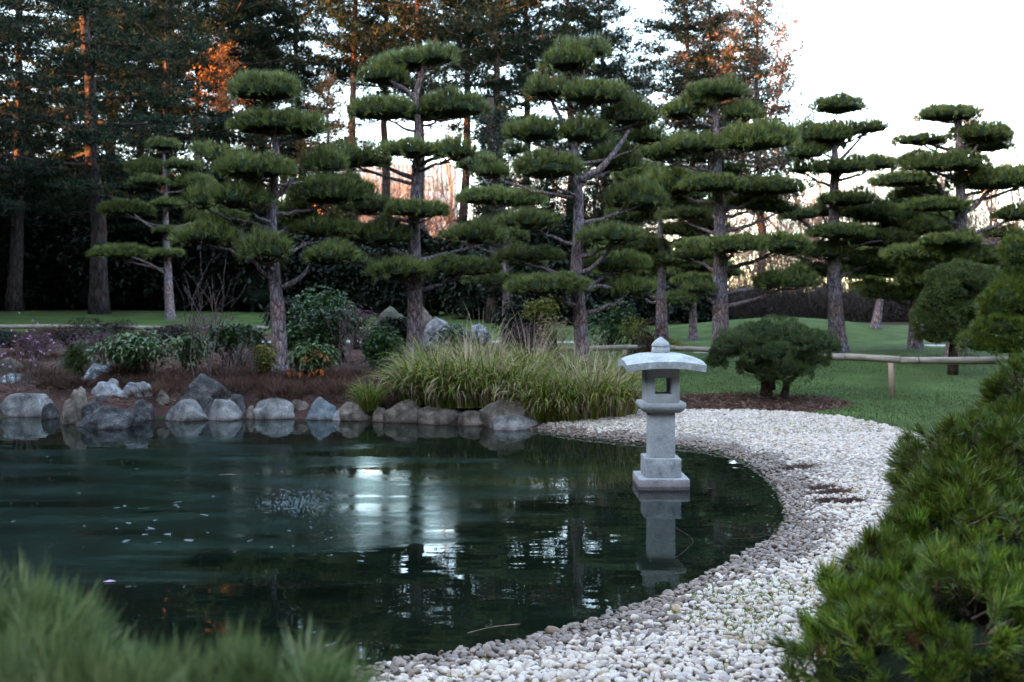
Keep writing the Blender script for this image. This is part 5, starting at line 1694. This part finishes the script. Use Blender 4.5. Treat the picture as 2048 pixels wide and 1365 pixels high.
for i, (px, D_, s) in enumerate([(1350, 49, 1), (1420, 50, 1), (1490, 49.5, 1.05), (1560, 49, 1), (1630, 49, 1), (1700, 48.5, 1), (1770, 48, 1), (1840, 48, 1.1), (1910, 48, 1.1), (1980, 48, 1.1), (2050, 48, 1.1), (2110, 49, 1.1)]):
    x = (px - 1024) / F * D_
    o = bpy.data.objects.new('brown_hedge', HB[i % 2]); COL.objects.link(o)
    o.location = (x, D_, gz(x, D_) - .05); o.scale = (s, s, s); o.rotation_euler = (0, 0, random.uniform(-.2, .2))
    tag(o, near_label('low brown twiggy hedge bush', px), 'hedge', 'twiggy hedge beyond the lawn')
BT = []
for s in (1, 2, 3):
    A, tips = twig_tree(80 + s, 15, 1, 4, .38, .20, kids=4, up=1.0, seg=4, start=.25)
    me = A.mesh('limbs', True); me.materials.append(M['bark_pale']); BT.append(me)
bt = [(1675, 110, 1.5, 'pale poplar rising behind the small top pad near the mound'), (1812, 100, .75, 'pale bare tree between the mound pine and the spreading pine'), (1960, 92, .95, 'bare pinkish tree behind the spreading cloud pine'), (2005, 98, 1.0, 'bare tree lit orange beside the spreading cloud pine'),
      (2050, 88, 1.1, 'bare tree at the picture edge above the clipped pine'), (1895, 105, .8, 'far bare tree under the spreading pine pads'), (1745, 108, .7, 'far bare tree low over the grassy mound'), (1600, 112, .75, 'far bare tree between the mound pine and the yellowish one'),
      (880, 90, .8, 'bare tree in front of the pale office building'), (940, 95, .85, 'bare tree beside the pale office building'), (730, 92, .8, 'bare tree below the brick gable'), (70, 90, .8, 'bare reddish tree behind the dark tiered pine')]
for i, (px, D_, s, lb) in enumerate(bt):
    x = (px - 1024) / F * D_
    root = thing('bare_tree', lb, 'tree', (x, D_, gz(x, D_) - .1), 'far bare trees', i * 1.3, (s, s, s))
    o = bpy.data.objects.new('limbs', BT[i % 3]); COL.objects.link(o); o.parent = root

# ------------------------------------------------------------------ clipped shrubs on the lawn side


def lump_shrub(B_l, L, Wd, dens, per, tight=.4):
    """B_l: list of (centre, radii); returns needle mesh arrays and core"""
    PB = []; PN = []
    for c, r_ in B_l:
        c = np.array(c); r_ = np.array(r_)
        n = int(dens * 4 * np.pi * (r_.prod() ** (2 / 3)))
        q = nrm(rng.normal(size=(n, 3))); q = q[q[:, 2] > -.6]
        pt = c + q * r_; nn = nrm(q / r_)
        ins = np.zeros(len(pt), dtype=bool)
        for c2, r2 in B_l:
            if np.allclose(c, c2): continue
            ins |= (((pt - np.array(c2)) / (np.array(r2) * .93)) ** 2).sum(1) < 1
        PB.append(pt[~ins]); PN.append(nn[~ins])
    B = np.vstack(PB); N = np.vstack(PN)
    lm = lumpy(B * 1.0, 8.5) * 1.2 + .4 * lumpy(B + 3, 20)
    B = B + N * (lm * .075)[:, None]
    ax = nrm(N + [0, 0, .4] + rng.normal(size=N.shape) * .25)
    Bq = np.repeat(B, per, 0); Aq = np.repeat(ax, per, 0)
    Bq = Bq + rng.normal(size=Bq.shape) * .012
    Dq = nrm(Aq + rng.normal(size=Aq.shape) * tight)
    A = Acc()
    A.add(*needle_tris(Bq, Dq, L * rng.uniform(.7, 1.25, len(Bq)), Wd), 0)
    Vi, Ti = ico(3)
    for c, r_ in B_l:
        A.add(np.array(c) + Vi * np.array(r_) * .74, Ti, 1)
    A.tuft = np.repeat(rng.uniform(-.5, .65, len(B)), per * 3)
    return A


def pxl(px, py, D_, wpx, hpx, root, dd=None):
    c = W(px, py, D_) - root.location
    rw = wpx / 2 / F * D_; rh = hpx / 2 / F * D_
    return (tuple(c), (rw, dd or rw * .85, rh))


DB = 17.9
b = W(1550, 795, DB)
rt = thing('dwarf_pine_bush', 'rounded clipped dwarf pine on short twin trunks in the bare soil patch', 'bush', (b.x, b.y, gz(b.x, b.y)))
B_l = [pxl(*a, rt, d) for a, d in (((1545, 664, DB, 130, 34), .45), ((1490, 684, DB - .3, 96, 34), .36), ((1592, 682, DB - .3, 92, 32), .36), ((1452, 702, DB, 66, 34), .32), ((1430, 724, DB, 40, 28), .22), ((1535, 706, DB - .5, 104, 38), .34), ((1632, 690, DB, 74, 30), .34), ((1662, 696, DB, 36, 20), .2),
                                  ((1578, 738, DB - .45, 92, 38), .34), ((1620, 718, DB - .2, 66, 34), .3), ((1508, 734, DB - .2, 62, 36), .3), ((1545, 752, DB - .3, 50, 26), .24), ((1545, 688, DB + .5, 150, 44), .3))]
LS = lump_shrub(B_l, .075, .0065, 1000, 9); me = LS.mesh('foliage'); set_tuft(me, LS.tuft)
me.materials.append(M['needle_bush']); me.materials.append(M['core'])
link('foliage', me, None, rt)
for pts, r_ in (([(1532, 792, 0), (1533, 770, 0), (1528, 745, 0), (1520, 720, 0)], .10), ([(1566, 795, -.15), (1572, 778, -.15), (1570, 762, -.15), (1560, 740, -.1)], .065), ([(1572, 765, -.15), (1588, 755, -.15), (1598, 742, -.2)], .045), ([(1545, 780, .3), (1546, 760, .3), (1548, 740, .3)], .05)):
    p_ = smooth_path([W(x, y, DB + d) - rt.location for x, y, d in pts], 6)
    link('trunk', mk_mesh('trunk', *tube(p_, np.linspace(r_ * 1.2, r_ * .7, len(p_)), 12, True, .12, 3), True), M['bark_dark'], rt)

DY = 21.5
b = W(1905, 700, DY)
rt = thing('clipped_yew', 'brownish green yew clipped into cushions in front of the spreading cloud pine', 'bush', (b.x, b.y, gz(b.x, b.y)))
B_l = [pxl(*a, rt) for a in ((1918, 560, DY, 130, 62), (1885, 600, DY - .2, 90, 56), (1960, 590, DY, 90, 60), (1905, 585, DY - .4, 70, 40), (1880, 640, DY - .2, 90, 60), (1925, 615, DY - .3, 80, 40), (1970, 640, DY - .1, 80, 60), (1995, 575, DY + .1, 80, 46), (1870, 668, DY - .1, 70, 50), (1905, 668, DY - .3, 70, 46), (1990, 620, DY, 80, 70), (1865, 615, DY, 50, 50))]
LS = lump_shrub(B_l, .05, .012, 1100, 7, .6); me = LS.mesh('foliage'); set_tuft(me, LS.tuft)
me.materials.append(M['yew']); me.materials.append(M['core'])
link('foliage', me, None, rt)
link('trunk', mk_mesh('trunk', *tube([(0, 0, -.1), (.02, 0, .5), (.05, .02, 1.2)], [.12, .10, .06], 10, True, .1, 1), True), M['bark_dark'], rt)

DG = 17.2
b = W(2020, 725, DG)
rt = thing('clipped_pine', 'green cushion pruned pine at the picture edge beyond the rail', 'bush', (b.x, b.y, gz(b.x, b.y)))
B_l = [pxl(*a, rt) for a in ((2035, 508, DG, 64, 60), (2025, 600, DG, 110, 70), (1990, 625, DG - .1, 60, 40), (2060, 560, DG + .2, 100, 60), (2015, 655, DG - .2, 120, 46), (1960, 690, DG - .1, 70, 34), (2010, 690, DG - .2, 110, 46), (2070, 640, DG, 100, 90), (2090, 700, DG, 100, 60))]
LS = lump_shrub(B_l, .085, .008, 900, 9); me = LS.mesh('foliage'); set_tuft(me, LS.tuft)
me.materials.append(M['needle_young']); me.materials.append(M['core'])
link('foliage', me, None, rt)
link('trunk', mk_mesh('trunk', *tube([(0, 0, -.1), (.05, 0, .6), (.1, .02, 1.6)], [.11, .09, .06], 10, True, .1, 2), True), M['bark_dark'], rt)

# ------------------------------------------------------------------ rail fences


def rail_fence(label, pts, posts, r_=.063, wire=()):
    """pts: (px, py top, D) along the rail; posts: (index fraction px, base D)"""
    P = [W(px, py, D_) - Vector((0, 0, r_)) for px, py, D_ in pts]
    b = P[0]
    root = thing('rail_fence', label, 'fence', (b.x, b.y, gz(b.x, b.y)), 'low pole rails')
    for i in range(len(P) - 1):
        a0, a1 = P[i], P[i + 1]
        d = (a1 - a0); L_ = d.length
        n = max(4, int(L_ / .25))
        ks = np.linspace(-L_ / 2, L_ / 2, n)
        pp = np.stack([ks, np.sin(ks * 1.1 + i) * .012, np.sin(ks * .9 + 2 * i) * .012], 1)
        o = link('rail', mk_mesh('rail', *tube(pp, r_ * (1 + .05 * np.sin(ks * 2)), 14, True, .05, i), True), M['rail'], root, (a0 + a1) / 2 - root.location)
        o.rotation_euler = d.to_track_quat('X', 'Z').to_euler()
    for px, py, D_ , lean in posts:
        c = W(px, py, D_)
        g = gz(c.x, c.y)
        hgt = c.z - r_ * 1.7 - g
        t_ = math.tan(lean) * hgt
        link('post', mk_mesh('post', *tube([(t_, 0, -.2), (t_ * .5, 0, hgt * .5), (0, 0, hgt)], .052, 12, True, .05, px), True), M['post'], root, (c.x - root.location.x, c.y - root.location.y, g - root.location.z))
    for px, py, D_ in wire:
        c = W(px, py, D_) - Vector((0, 0, r_)) - root.location
        V = [];
        a = np.linspace(0, 2 * np.pi, 16, endpoint=False)
        A = Acc()
        ringp = np.stack([np.zeros(16), np.cos(a) * (r_ + .006), np.sin(a) * (r_ + .006)], 1) + np.array(c)
        A.add(*tube(np.vstack([ringp, ringp[:1]]), .007, 5, False))
        link('wire_tie', A.mesh('wire_tie', True), M['bark_dark'], root)
    return root


rail_fence('rounded pole rail curving from the dwarf pine bush across the lawn', [(1610, 706, 19.2), (1690, 708, 18.8), (1800, 714, 18.3), (2004, 713, 18.0), (2110, 712, 17.8)], [(1782, 714, 18.35, R(2.5)), (2001, 714, 18.0, 0)], .066, [(2003, 713, 18.0), (1835, 714, 18.25)])
rail_fence('grey pole rail behind the lantern finial running to the dwarf pine bush', [(1040, 696, 25.5), (1255, 691, 25.5), (1350, 692, 25.0), (1430, 694, 24.4)], [(1248, 692, 25.4, 0), (1060, 697, 25.5, 0)], .066)
rail_fence('long pole rail along the shaded lawn behind the pink flowering stems', [(-60, 649, 36), (120, 650, 36), (310, 652, 36), (330, 652, 36.2)], [(0, 650, 36, 0), (115, 650, 36, 0), (308, 652, 36, 0)], .075)
rail_fence('pole rail beyond the path behind the first cloud pine', [(395, 653, 36), (520, 653, 36), (690, 654, 36), (820, 656, 36)], [(400, 653, 36, 0), (520, 653, 36, 0), (690, 654, 36, 0)], .06)

# ------------------------------------------------------------------ sedge


def sedge_mesh(n, rad, Lr, seed, wid=.011, arch=(.35, 1.1)):
    kr = np.random.default_rng(seed)
    a = kr.uniform(0, 6.28, n); r_ = np.sqrt(kr.random(n)) * rad
    base = np.stack([np.cos(a) * r_, np.sin(a) * r_, np.zeros(n)], 1)
    out = nrm(np.stack([np.cos(a), np.sin(a), np.zeros(n)], 1) * (.25 + r_ / rad)[:, None] + kr.normal(size=(n, 3)) * [.35, .35, 0])
    L = kr.uniform(*Lr, n)
    ben = kr.uniform(*arch, n)
    tilt = kr.uniform(.05, .45, n) * (.3 + r_ / rad)
    ns = 6
    pts = [base]
    ang = tilt.copy(); p = base.copy()
    for k in range(ns):
        d = out * np.sin(ang)[:, None] + np.array([0, 0, 1.0]) * np.cos(ang)[:, None]
        p = p + d * (L / ns)[:, None]
        p[:, 2] = np.maximum(p[:, 2], -.28)
        pts.append(p.copy())
        ang = ang + ben * (k + 1) / ns * .55
    S = nrm(np.cross(out, [0, 0, 1.0]) + kr.normal(size=(n, 3)) * .3)
    rows = []
    for k, q in enumerate(pts):
        w = wid * (1 - (k / ns) ** 2 * .92) * .5
        rows.append(q - S * w); rows.append(q + S * w)
    V = np.stack(rows, 1).reshape(-1, 3)
    m2 = 2 * (ns + 1)
    i = (np.arange(n) * m2)[:, None]
    Q = np.concatenate([i + [[2 * k, 2 * k + 1, 2 * k + 3, 2 * k + 2]] for k in range(ns)])
    me = mk_mesh('blades', V, Q)
    return me


SE = []
for s in range(4):
    me = sedge_mesh(480, .30, (.5, 1.15), 200 + s, .025, (.5, 1.6)); me.materials.append(M['reed']); SE.append(me)


def stalk_mesh(n, seed, Lr=(.9, 1.75)):
    me = sedge_mesh(n, .22, Lr, seed, .013, (.1, .8))
    me.materials.append(M['straw'])
    return me


ST = [stalk_mesh(60, 300), stalk_mesh(75, 301), stalk_mesh(60, 302)]
DRY = [sedge_mesh(260, .30, (.4, .95), 310 + s, .016, (.8, 1.9)) for s in range(2)]
for me in DRY: me.materials.append(M['straw'])
sed = [(842, 815, 16.9, 1.05, 'sedge clump nearest the second cloud pine, spilling over the slanting boulder'), (890, 812, 16.7, 1.1, 'green sedge clump over the low brown boulder'), (935, 815, 16.6, 1.1, 'sedge clump with straw tips beside the lichen spotted boulder'),
       (985, 812, 16.5, 1.05, 'pale straw coloured sedge clump above the lichen spotted boulder'), (1035, 808, 16.5, 1.08, 'sedge clump hanging dry leaves over the flat slab'), (1085, 812, 16.2, 1.0, 'sedge clump at the start of the white gravel'),
       (1135, 816, 16.1, 1.0, 'green sedge clump midway along the gravel edge'), (1185, 818, 16.1, 1.0, 'yellowing sedge clump along the gravel edge'), (1235, 820, 16.1, .9, 'sedge clump just before the lantern platform'),
       (870, 790, 17.8, 1.1, 'sedge clump in the back row beside the second cloud pine'), (960, 785, 17.8, 1.15, 'sedge clump in the back row with tall dry stalks'), (1060, 785, 17.8, 1.1, 'sedge clump in the back row below the purple heather'), (1150, 790, 17.6, 1.05, 'sedge clump in the back row at the forked pine trunk'), (1225, 795, 17.4, 1.0, 'sedge clump in the back row behind the lantern')]
for i, (px, py, D_, s, lb) in enumerate(sed):
    if i < 9: D_ -= .28; py += 12
    b = W(px, py, D_)
    g = max(gz(b.x, b.y), b.z - .12)
    root = thing('sedge_clump', lb, 'sedge', (b.x, b.y, g), 'sedge clumps at the water edge', i * 1.9, (s, s, s * .95))
    o = bpy.data.objects.new('blades', SE[i % 4]); COL.objects.link(o); o.parent = root
    o = bpy.data.objects.new('dry_blades', DRY[i % 2]); COL.objects.link(o); o.parent = root
    o = bpy.data.objects.new('dry_stalks', ST[i % 3]); COL.objects.link(o); o.parent = root
    k = .9 if i in (2, 3, 7, 10, 11, 12) else .7
    o.scale = (1, 1, k)
b = W(740, 815, 16.55)
root = thing('sedge_clump', 'small separate sedge tuft on the rounded tan boulder', 'sedge', (b.x, b.y, b.z - .05), 'sedge clumps at the water edge', 0, (.55, .55, .6))
o = bpy.data.objects.new('blades', SE[1]); COL.objects.link(o); o.parent = root

# ------------------------------------------------------------------ foreground pine shrubs


def shoot_mesh(seed, n=95, L=.085, wd=.0028, cone=.55, stem_l=.09, mkey='needle_young', bend=.25):
    global rng
    kr = rng; rng = np.random.default_rng(seed)
    t = rng.random(n) ** .7
    B = np.stack([rng.normal(size=n) * .003, rng.normal(size=n) * .003, t * stem_l], 1)
    a = rng.uniform(0, 6.28, n)
    c = cone * (1.25 - .6 * t) * rng.uniform(.6, 1.25, n)
    D = np.stack([np.cos(a) * np.sin(c), np.sin(a) * np.sin(c), np.cos(c)], 1)
    bd = rng.normal(size=D.shape) * .08 + np.array([0, 0, bend])
    A = Acc()
    A.add(*needle_tris(B, D, L * rng.uniform(.75, 1.15, n), wd, bd), 0)
    A.add(*tube([(0, 0, -.05), (0, 0, stem_l * .5), (0, 0, stem_l)], [.004, .0045, .003], 5, True), 1)
    A.add(*tube([(0, 0, stem_l), (0, 0, stem_l + .012), (0, 0, stem_l + .02)], [.004, .005, .001], 5, True), 2)
    me = A.mesh('shoot')
    me.materials.append(M[mkey]); me.materials.append(M['twig_brown']); me.materials.append(M['twig'])
    rng = kr
    return me


def shoot_shrub(root, lumps, protos, dead, spacing, max_single=300, jitter=.35, scl=(.8, 1.2), up=.7):
    PB = []; PN = []
    L_ = [(np.array(W(px, py, D_)), np.array([rp / F * D_, rp / F * D_ * .9, rp / F * D_ * .85])) for px, py, D_, rp in lumps]
    for c, r_ in L_:
        n = int(4 * np.pi * (r_.prod() ** (2 / 3)) / spacing ** 2)
        q = nrm(rng.normal(size=(n, 3))); q = q[q[:, 2] > -.35]
        pt = c + q * r_
        ins = np.zeros(len(pt), dtype=bool)
        for c2, r2 in L_:
            if c2 is c: continue
            ins |= (((pt - c2) / (r2 * .94)) ** 2).sum(1) < 1
        PB.append(pt[~ins]); PN.append(nrm(q / r_)[~ins])
    B = np.vstack(PB); N = np.vstack(PN)
    ax = nrm(N + [0, 0, up] + rng.normal(size=N.shape) * jitter)
    B = B - ax * .05 + N * (lumpy(B, 8) * .07)[:, None]
    eye = np.array([0, 0, CH])
    dist = np.linalg.norm(B - eye, axis=1)
    facing = ((eye - B) / dist[:, None] * N).sum(1)
    fx_ = B[:, 0] / B[:, 1] * F + 1024; fy_ = HY + (CH - B[:, 2]) / B[:, 1] * F
    inside = (fx_ > -20) & (fx_ < 2068) & (fy_ < 1390) & (fy_ > 0)
    score = np.where((facing > -.1) & inside, 1 / dist + facing * .08, -1)
    order = np.argsort(-score)
    nS = min(max_single, int((score > 0).sum()))
    A = Acc()
    mats = None
    arrs = []
    for me in protos:
        v = np.zeros(len(me.vertices) * 3, dtype=np.float32); me.vertices.foreach_get('co', v)
        t = np.zeros(len(me.loops), dtype=np.int32); me.loops.foreach_get('vertex_index', t)
        mi_ = np.zeros(len(me.polygons), dtype=np.int32); me.polygons.foreach_get('material_index', mi_)
        arrs.append((v.reshape(-1, 3), t.reshape(-1, 3), mi_))
    for rank, i in enumerate(order):
        k = random.randrange(len(protos))
        qt = Vector(ax[i]).to_track_quat('Z', 'Y') @ Quaternion((0, 0, 1), random.uniform(0, 6.28))
        s = random.uniform(*scl)
        if rank < nS:
            dd = random.random() < .025 and dead
            o = bpy.data.objects.new('shoot', random.choice(dead) if dd else protos[k])
            COL.objects.link(o); o.parent = root
            o.rotation_mode = 'QUATERNION'
            o.location = Vector(B[i]) - root.location; o.rotation_quaternion = qt; o.scale = (s, s, s)
            if dd: o['label'] = 'brown dead shoot'
        else:
            mt_ = np.array(qt.to_matrix()) * s
            v, t, mi_ = arrs[k]
            A.V.append(v @ mt_.T + (B[i] - np.array(root.location))); A.T.append(t + A.n); A.n += len(v); A.M.append(mi_)
    if A.n:
        me = A.mesh('shoots')
        for mm in protos[0].materials: me.materials.append(mm)
        o = link('shoots', me, None, root); o['kind'] = 'stuff'
    # limbs and shaded inside
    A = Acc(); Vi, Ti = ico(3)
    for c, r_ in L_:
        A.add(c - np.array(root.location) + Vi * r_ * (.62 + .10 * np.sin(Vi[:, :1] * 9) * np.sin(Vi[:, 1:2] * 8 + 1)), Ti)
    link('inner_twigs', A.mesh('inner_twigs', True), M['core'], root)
    for c, r_ in L_:
        cl = c - np.array(root.location)
        link('branch', mk_mesh('branch', *tube(bez((0, 0, 0), cl * [.3, .3, .4], cl * [.7, .7, .8], cl + [0, 0, r_[2] * .9], 7), np.linspace(.03, .008, 7), 6, False), True), M['bark_dark'], root)
    return B


SHR = [shoot_mesh(500 + k, 70, random.uniform(.070, .095), .0036, random.uniform(.55, .95), bend=.15) for k in range(7)]
DEAD = [shoot_mesh(520 + k, 60, .07, .0028, .9, .06, 'needle_dead', -.1) for k in range(2)]
rt = thing('pine_shrub', 'bright green pine shrub with long needles leaning over the white gravel', 'shrub', (2.3, 3.7, gz(2.3, 3.7)))
lumpR = [(2120, 960, 4.6, 210), (2010, 990, 4.4, 170), (1965, 1010, 4.3, 140), (1932, 1060, 4.1, 130), (1902, 970, 4.4, 80), (1842, 1120, 4.0, 120), (1752, 1165, 3.8, 90), (1692, 1180, 3.7, 62), (2060, 1150, 4.0, 190), (1955, 1180, 3.8, 150), (1852, 1230, 3.6, 130), (1742, 1270, 3.5, 105), (1692, 1345, 3.3, 90), (1812, 1370, 3.2, 130), (1925, 1340, 3.2, 160), (2060, 1330, 3.3, 190), (2110, 830, 4.7, 120), (2005, 890, 4.6, 95), (2050, 830, 4.7, 80)]
shoot_shrub(rt, lumpR, SHR, DEAD, .048, 300, .5, (.55, 1.0), .5)
# dead broad leaf caught in the shrub
c_ = W(1992, 1262, 3.1)
A = Acc()
A.add([(-.04, 0, -.025), (-.018, -.004, .004), (.004, -.002, .022), (.036, .0, .028), (.020, .004, .002), (-.004, .006, -.014), (0, -.012, .004)], [(0, 6, 1), (1, 6, 2), (2, 6, 3), (3, 6, 4), (4, 6, 5), (5, 6, 0)])
o = link('dead_leaf', A.mesh('dead_leaf', True), M['dead_leaf'], None, c_)
tag(o, 'tan dead leaf caught on the bright green pine shrub', 'leaf')

SHL = [shoot_mesh(540 + k, 70, random.uniform(.085, .115), .0036, .75, .10, 'needle_grey', .35) for k in range(5)]
rt = thing('pine_shrub', 'soft grey green pine shrub, blurred, close to the viewer at the pond edge', 'shrub', (-.75, 1.65, gz(-.75, 1.65)))
lumpL = [(-80, 1467, 1.75, 190), (20, 1449, 1.75, 172), (120, 1444, 1.7, 155), (220, 1449, 1.7, 140), (320, 1459, 1.65, 128), (410, 1472, 1.65, 112), (490, 1484, 1.6, 100), (570, 1504, 1.55, 85), (630, 1519, 1.52, 70), (0, 1574, 1.55, 215), (180, 1574, 1.5, 190), (340, 1584, 1.5, 165), (480, 1594, 1.5, 130)]
shoot_shrub(rt, lumpL, SHL, None, .034, 300, .5, (.6, 1.0), .65)

# ------------------------------------------------------------------ things afloat
SHARD = []
for k in range(4):
    rr_ = random.Random(k)
    n = rr_.randint(4, 6)
    a = sorted(rr_.uniform(0, 6.28) for _ in range(n))
    top = [(math.cos(t) * rr_.uniform(.5, 1), math.sin(t) * rr_.uniform(.35, .8), .12) for t in a]
    bot = [(x * .95, y * .95, -.10) for x, y, _ in top]
    T = [(0, i, i + 1) for i in range(1, n - 1)]
    for i in range(n):
        j = (i + 1) % n
        T += [(i, i + n, j + n), (i, j + n, j)]
    me = mk_mesh('ice_shard', np.array(top + bot), np.array(T)); me.materials.append(M['ice']); SHARD.append(me)
ip = []
for k in range(46):
    ip.append((random.gauss(600, 40), random.gauss(1004, 16), .020))
for k in range(70):
    px = random.uniform(0, 760); ip.append((px, random.uniform(900, 1110) + px * .02, random.uniform(.010, .028)))
for k in range(14):
    ip.append((random.uniform(230, 420), random.uniform(1000, 1090), random.uniform(.03, .05)))
for px, py, s in ip:
    D_ = wl(py); w_ = W(px, py, D_)
    o = bpy.data.objects.new('ice_shard', random.choice(SHARD)); COL.objects.link(o)
    o.location = (w_.x, w_.y, .004); o.scale = (s * 1.3, s * 1.3, s * .5); o.rotation_euler = (random.gauss(0, .12), random.gauss(0, .12), random.uniform(0, 6.28))
    tag(o, 'small shard of ice in the tight cluster on the dark pond' if s == .020 else 'small lone shard of ice scattered on the dark pond', 'ice shard', 'ice shards clustered on the pond' if s == .020 else 'ice shards scattered on the pond')
V_ = Acc()
for k in range(420):
    px, py = random.gauss(600, 36), random.gauss(1008, 12)
    w_ = W(px, py, wl(py)); s = random.uniform(.004, .011); a = random.uniform(0, 6.28)
    V_.add(np.array([(math.cos(a + i * 2.1) * s, math.sin(a + i * 2.1) * s, 0) for i in range(3)] + [(0, 0, s * .9)]) + [w_.x, w_.y, .003], [(0, 1, 3), (1, 2, 3), (2, 0, 3)])
tag(link('ice_crumbs', V_.mesh('ice_crumbs'), M['ice']), 'scatter of crushed ice on the pond below the first cloud pine reflection', 'ice', kind='stuff')
a_, b_ = W(438, 950, wl(950)), W(476, 951, wl(951))
o = link('floating_twig', mk_mesh('floating_twig', *tube([a_, (a_ + b_) / 2 + Vector((0, .01, .006)), b_ + Vector((0, 0, .004))], [.007, .007, .004], 6, True), True), M['bark_pale'])
tag(o, 'single pale twig floating on the dark pond', 'twig')
w_ = W(218, 1165, wl(1165))
A = Acc(); A.add([(-.045, 0, .004), (0, -.02, .008), (.05, .005, .006), (0, .025, .012), (0, 0, .003)], [(0, 1, 4), (1, 2, 4), (2, 3, 4), (3, 0, 4)])
tag(link('floating_leaf', A.mesh('floating_leaf'), M['pink_flower'], None, (w_.x, w_.y, 0)), 'mauve leaf lying on the pond above the blurred shrub', 'leaf')
for k, (pts, lb) in enumerate((([(1350, 1118), (1375, 1098), (1385, 1080), (1350, 1055)], 'thin dark twig lying in the shallows beside the lantern reflection'), ([(935, 1268), (985, 1256), (1040, 1250)], 'short pale stem lying in the shallow water by the gravel'), ([(1450, 1080), (1520, 1076), (1570, 1064)], 'thin twig afloat near the gravel bend'))):
    q = smooth_path([W(x, y, wl(y)) + Vector((0, 0, .004)) for x, y in pts], 5)
    tag(link('floating_twig', mk_mesh('floating_twig', *tube(q, .003, 5, True), True), M['bark_dark'] if k != 1 else M['bark_pale']), lb, 'twig')

# ------------------------------------------------------------------ buildings far behind
DO = 150
w_ = W(795, 620, DO)
bd = thing('office_building', 'pale glass fronted office block glimpsed between the pine trunks', 'building', (w_.x, DO, gz(w_.x, DO)))
bw = 17.0; bh = 20.0
link('wall', mk_mesh('wall', *[np.array(k) for k in box(-bw / 2, bw / 2, .3, 12, -1, bh)]), M['mullion'], bd)
npn = 26
pm = mk_mesh('pane', *[np.array(k) for k in box(-bw / npn / 2 * .84, bw / npn / 2 * .84, 0, .1, 0, 3.7)]); pm.materials.append(M['pane'])
mm_ = mk_mesh('mullion', *[np.array(k) for k in box(-.06, .06, -.06, .25, 0, bh)]); mm_.materials.append(M['mullion'])
for i in range(npn + 1):
    o = bpy.data.objects.new('mullion', mm_); COL.objects.link(o); o.parent = bd; o.location = (-bw / 2 + i * bw / npn, 0, 0)
    if i < npn:
        for f_ in range(5):
            o = bpy.data.objects.new('pane', pm); COL.objects.link(o); o.parent = bd; o.location = (-bw / 2 + (i + .5) * bw / npn, .12, .15 + f_ * 4.0)


def house(px, D_, wd, hw_, label, rz=0):
    x = (px - 1024) / F * D_
    rt = thing('brick_house', label, 'house', (x, D_, gz(x, D_)), None, rz)
    link('wall', mk_mesh('wall', *[np.array(k) for k in box(-wd / 2, wd / 2, 0, 7, -.5, hw_)]), M['brick_wall'], rt)
    e = .5
    V = [(-wd / 2 - e, -e, hw_ - .1), (wd / 2 + e, -e, hw_ - .1), (wd / 2 + e, 7 + e, hw_ - .1), (-wd / 2 - e, 7 + e, hw_ - .1), (-wd / 2 - e, 3.5, hw_ + 3), (wd / 2 + e, 3.5, hw_ + 3)]
    Q = np.vstack([tri(np.array([(0, 1, 5, 4), (2, 3, 4, 5), (0, 3, 2, 1)])), np.array([(0, 4, 3), (1, 2, 5)])])
    link('roof', mk_mesh('roof', np.array(V), Q), M['roof_slate'], rt)
    for k in range(3):
        for f_ in range(2):
            if f_ * 2.8 + 2.3 > hw_: continue
            A = Acc(); A.add(*box(-.55, .55, -.06, .05, 0, 1.3))
            fr_ = link('window', A.mesh('window'), M['path'], rt, ((k - 1) * wd / 3.2, 0, .9 + f_ * 2.8))
            link('pane', mk_mesh('pane', *[np.array(q) for q in box(-.47, .47, -.08, -.061, .08, 1.22)]), M['pane'], fr_)


house(2062, 120, 14, 5.0, 'orange brick house glimpsed beyond the clipped pine')
house(690, 165, 13, 17.0, 'tall brick building with tiled roof beside the office block')

# ------------------------------------------------------------------ unseen wood added round the garden to shade it and block low sky
A = Acc(); Vi, Ti = ico(3)
kr = np.random.default_rng(5)
belt = []
for i in range(64):
    y = -30 + i / 63 * 86 + kr.normal() * .6
    if y > 31 and math.sin(y * .7) > -.25:  # gaps shaped to let sun streaks reach the far trees
        belt.append((-34 - max(y - 42, 0) * .35, y, 9 * kr.uniform(.9, 1.1), 3.0))
        continue
    belt.append((-34 - max(y - 42, 0) * .35 + kr.normal() * 1.2, y, np.interp(y, [-30, 18, 26, 34, 56], [20, 20, 23, 25, 27]) * kr.uniform(.85, 1.12), 1.7 if y > 29 else 3.2))
for i in range(40):  # added behind the camera to cut light from the low sky
    belt.append((-44 + i / 39 * 84, -34 + kr.normal() * 3, 25 * kr.uniform(.8, 1.2), 3.4))
for i in range(34):  # added on the east side to block the horizon, leaving light from above
    belt.append((40 + kr.normal() * 1.5 + max(i - 20, 0) * .5, -32 + i / 33 * 84, 19 * kr.uniform(.8, 1.2), 3.2))
for i, (x, y, hgt, rw_) in enumerate(belt):
    r_ = np.array([rw_, rw_, hgt * .55])
    Vq = Vi * (1 + .18 * np.sin(Vi[:, :1] * 5 + i) * np.sin(Vi[:, 1:2] * 4 + i) + .1 * np.sin(Vi[:, 2:] * 9 + i)) * r_ + [x, y, hgt * .45 + 1]
    A.add(Vq, Ti, 1)
    n = 500
    q = nrm(kr.normal(size=(n, 3)))
    B_ = q * r_ * kr.uniform(.9, 1.2, (n, 1)) + [x, y, hgt * .45 + 1]
    A.add(*needle_tris(B_, nrm(q + kr.normal(size=q.shape) * .5), .9, .35), 0)
me = A.mesh('woodland')
me.materials.append(M['dark_evergreen']); me.materials.append(M['core_far'])
tag(link('woodland', me), 'dense dark belt of wood beyond the pond', 'woodland', kind='stuff')
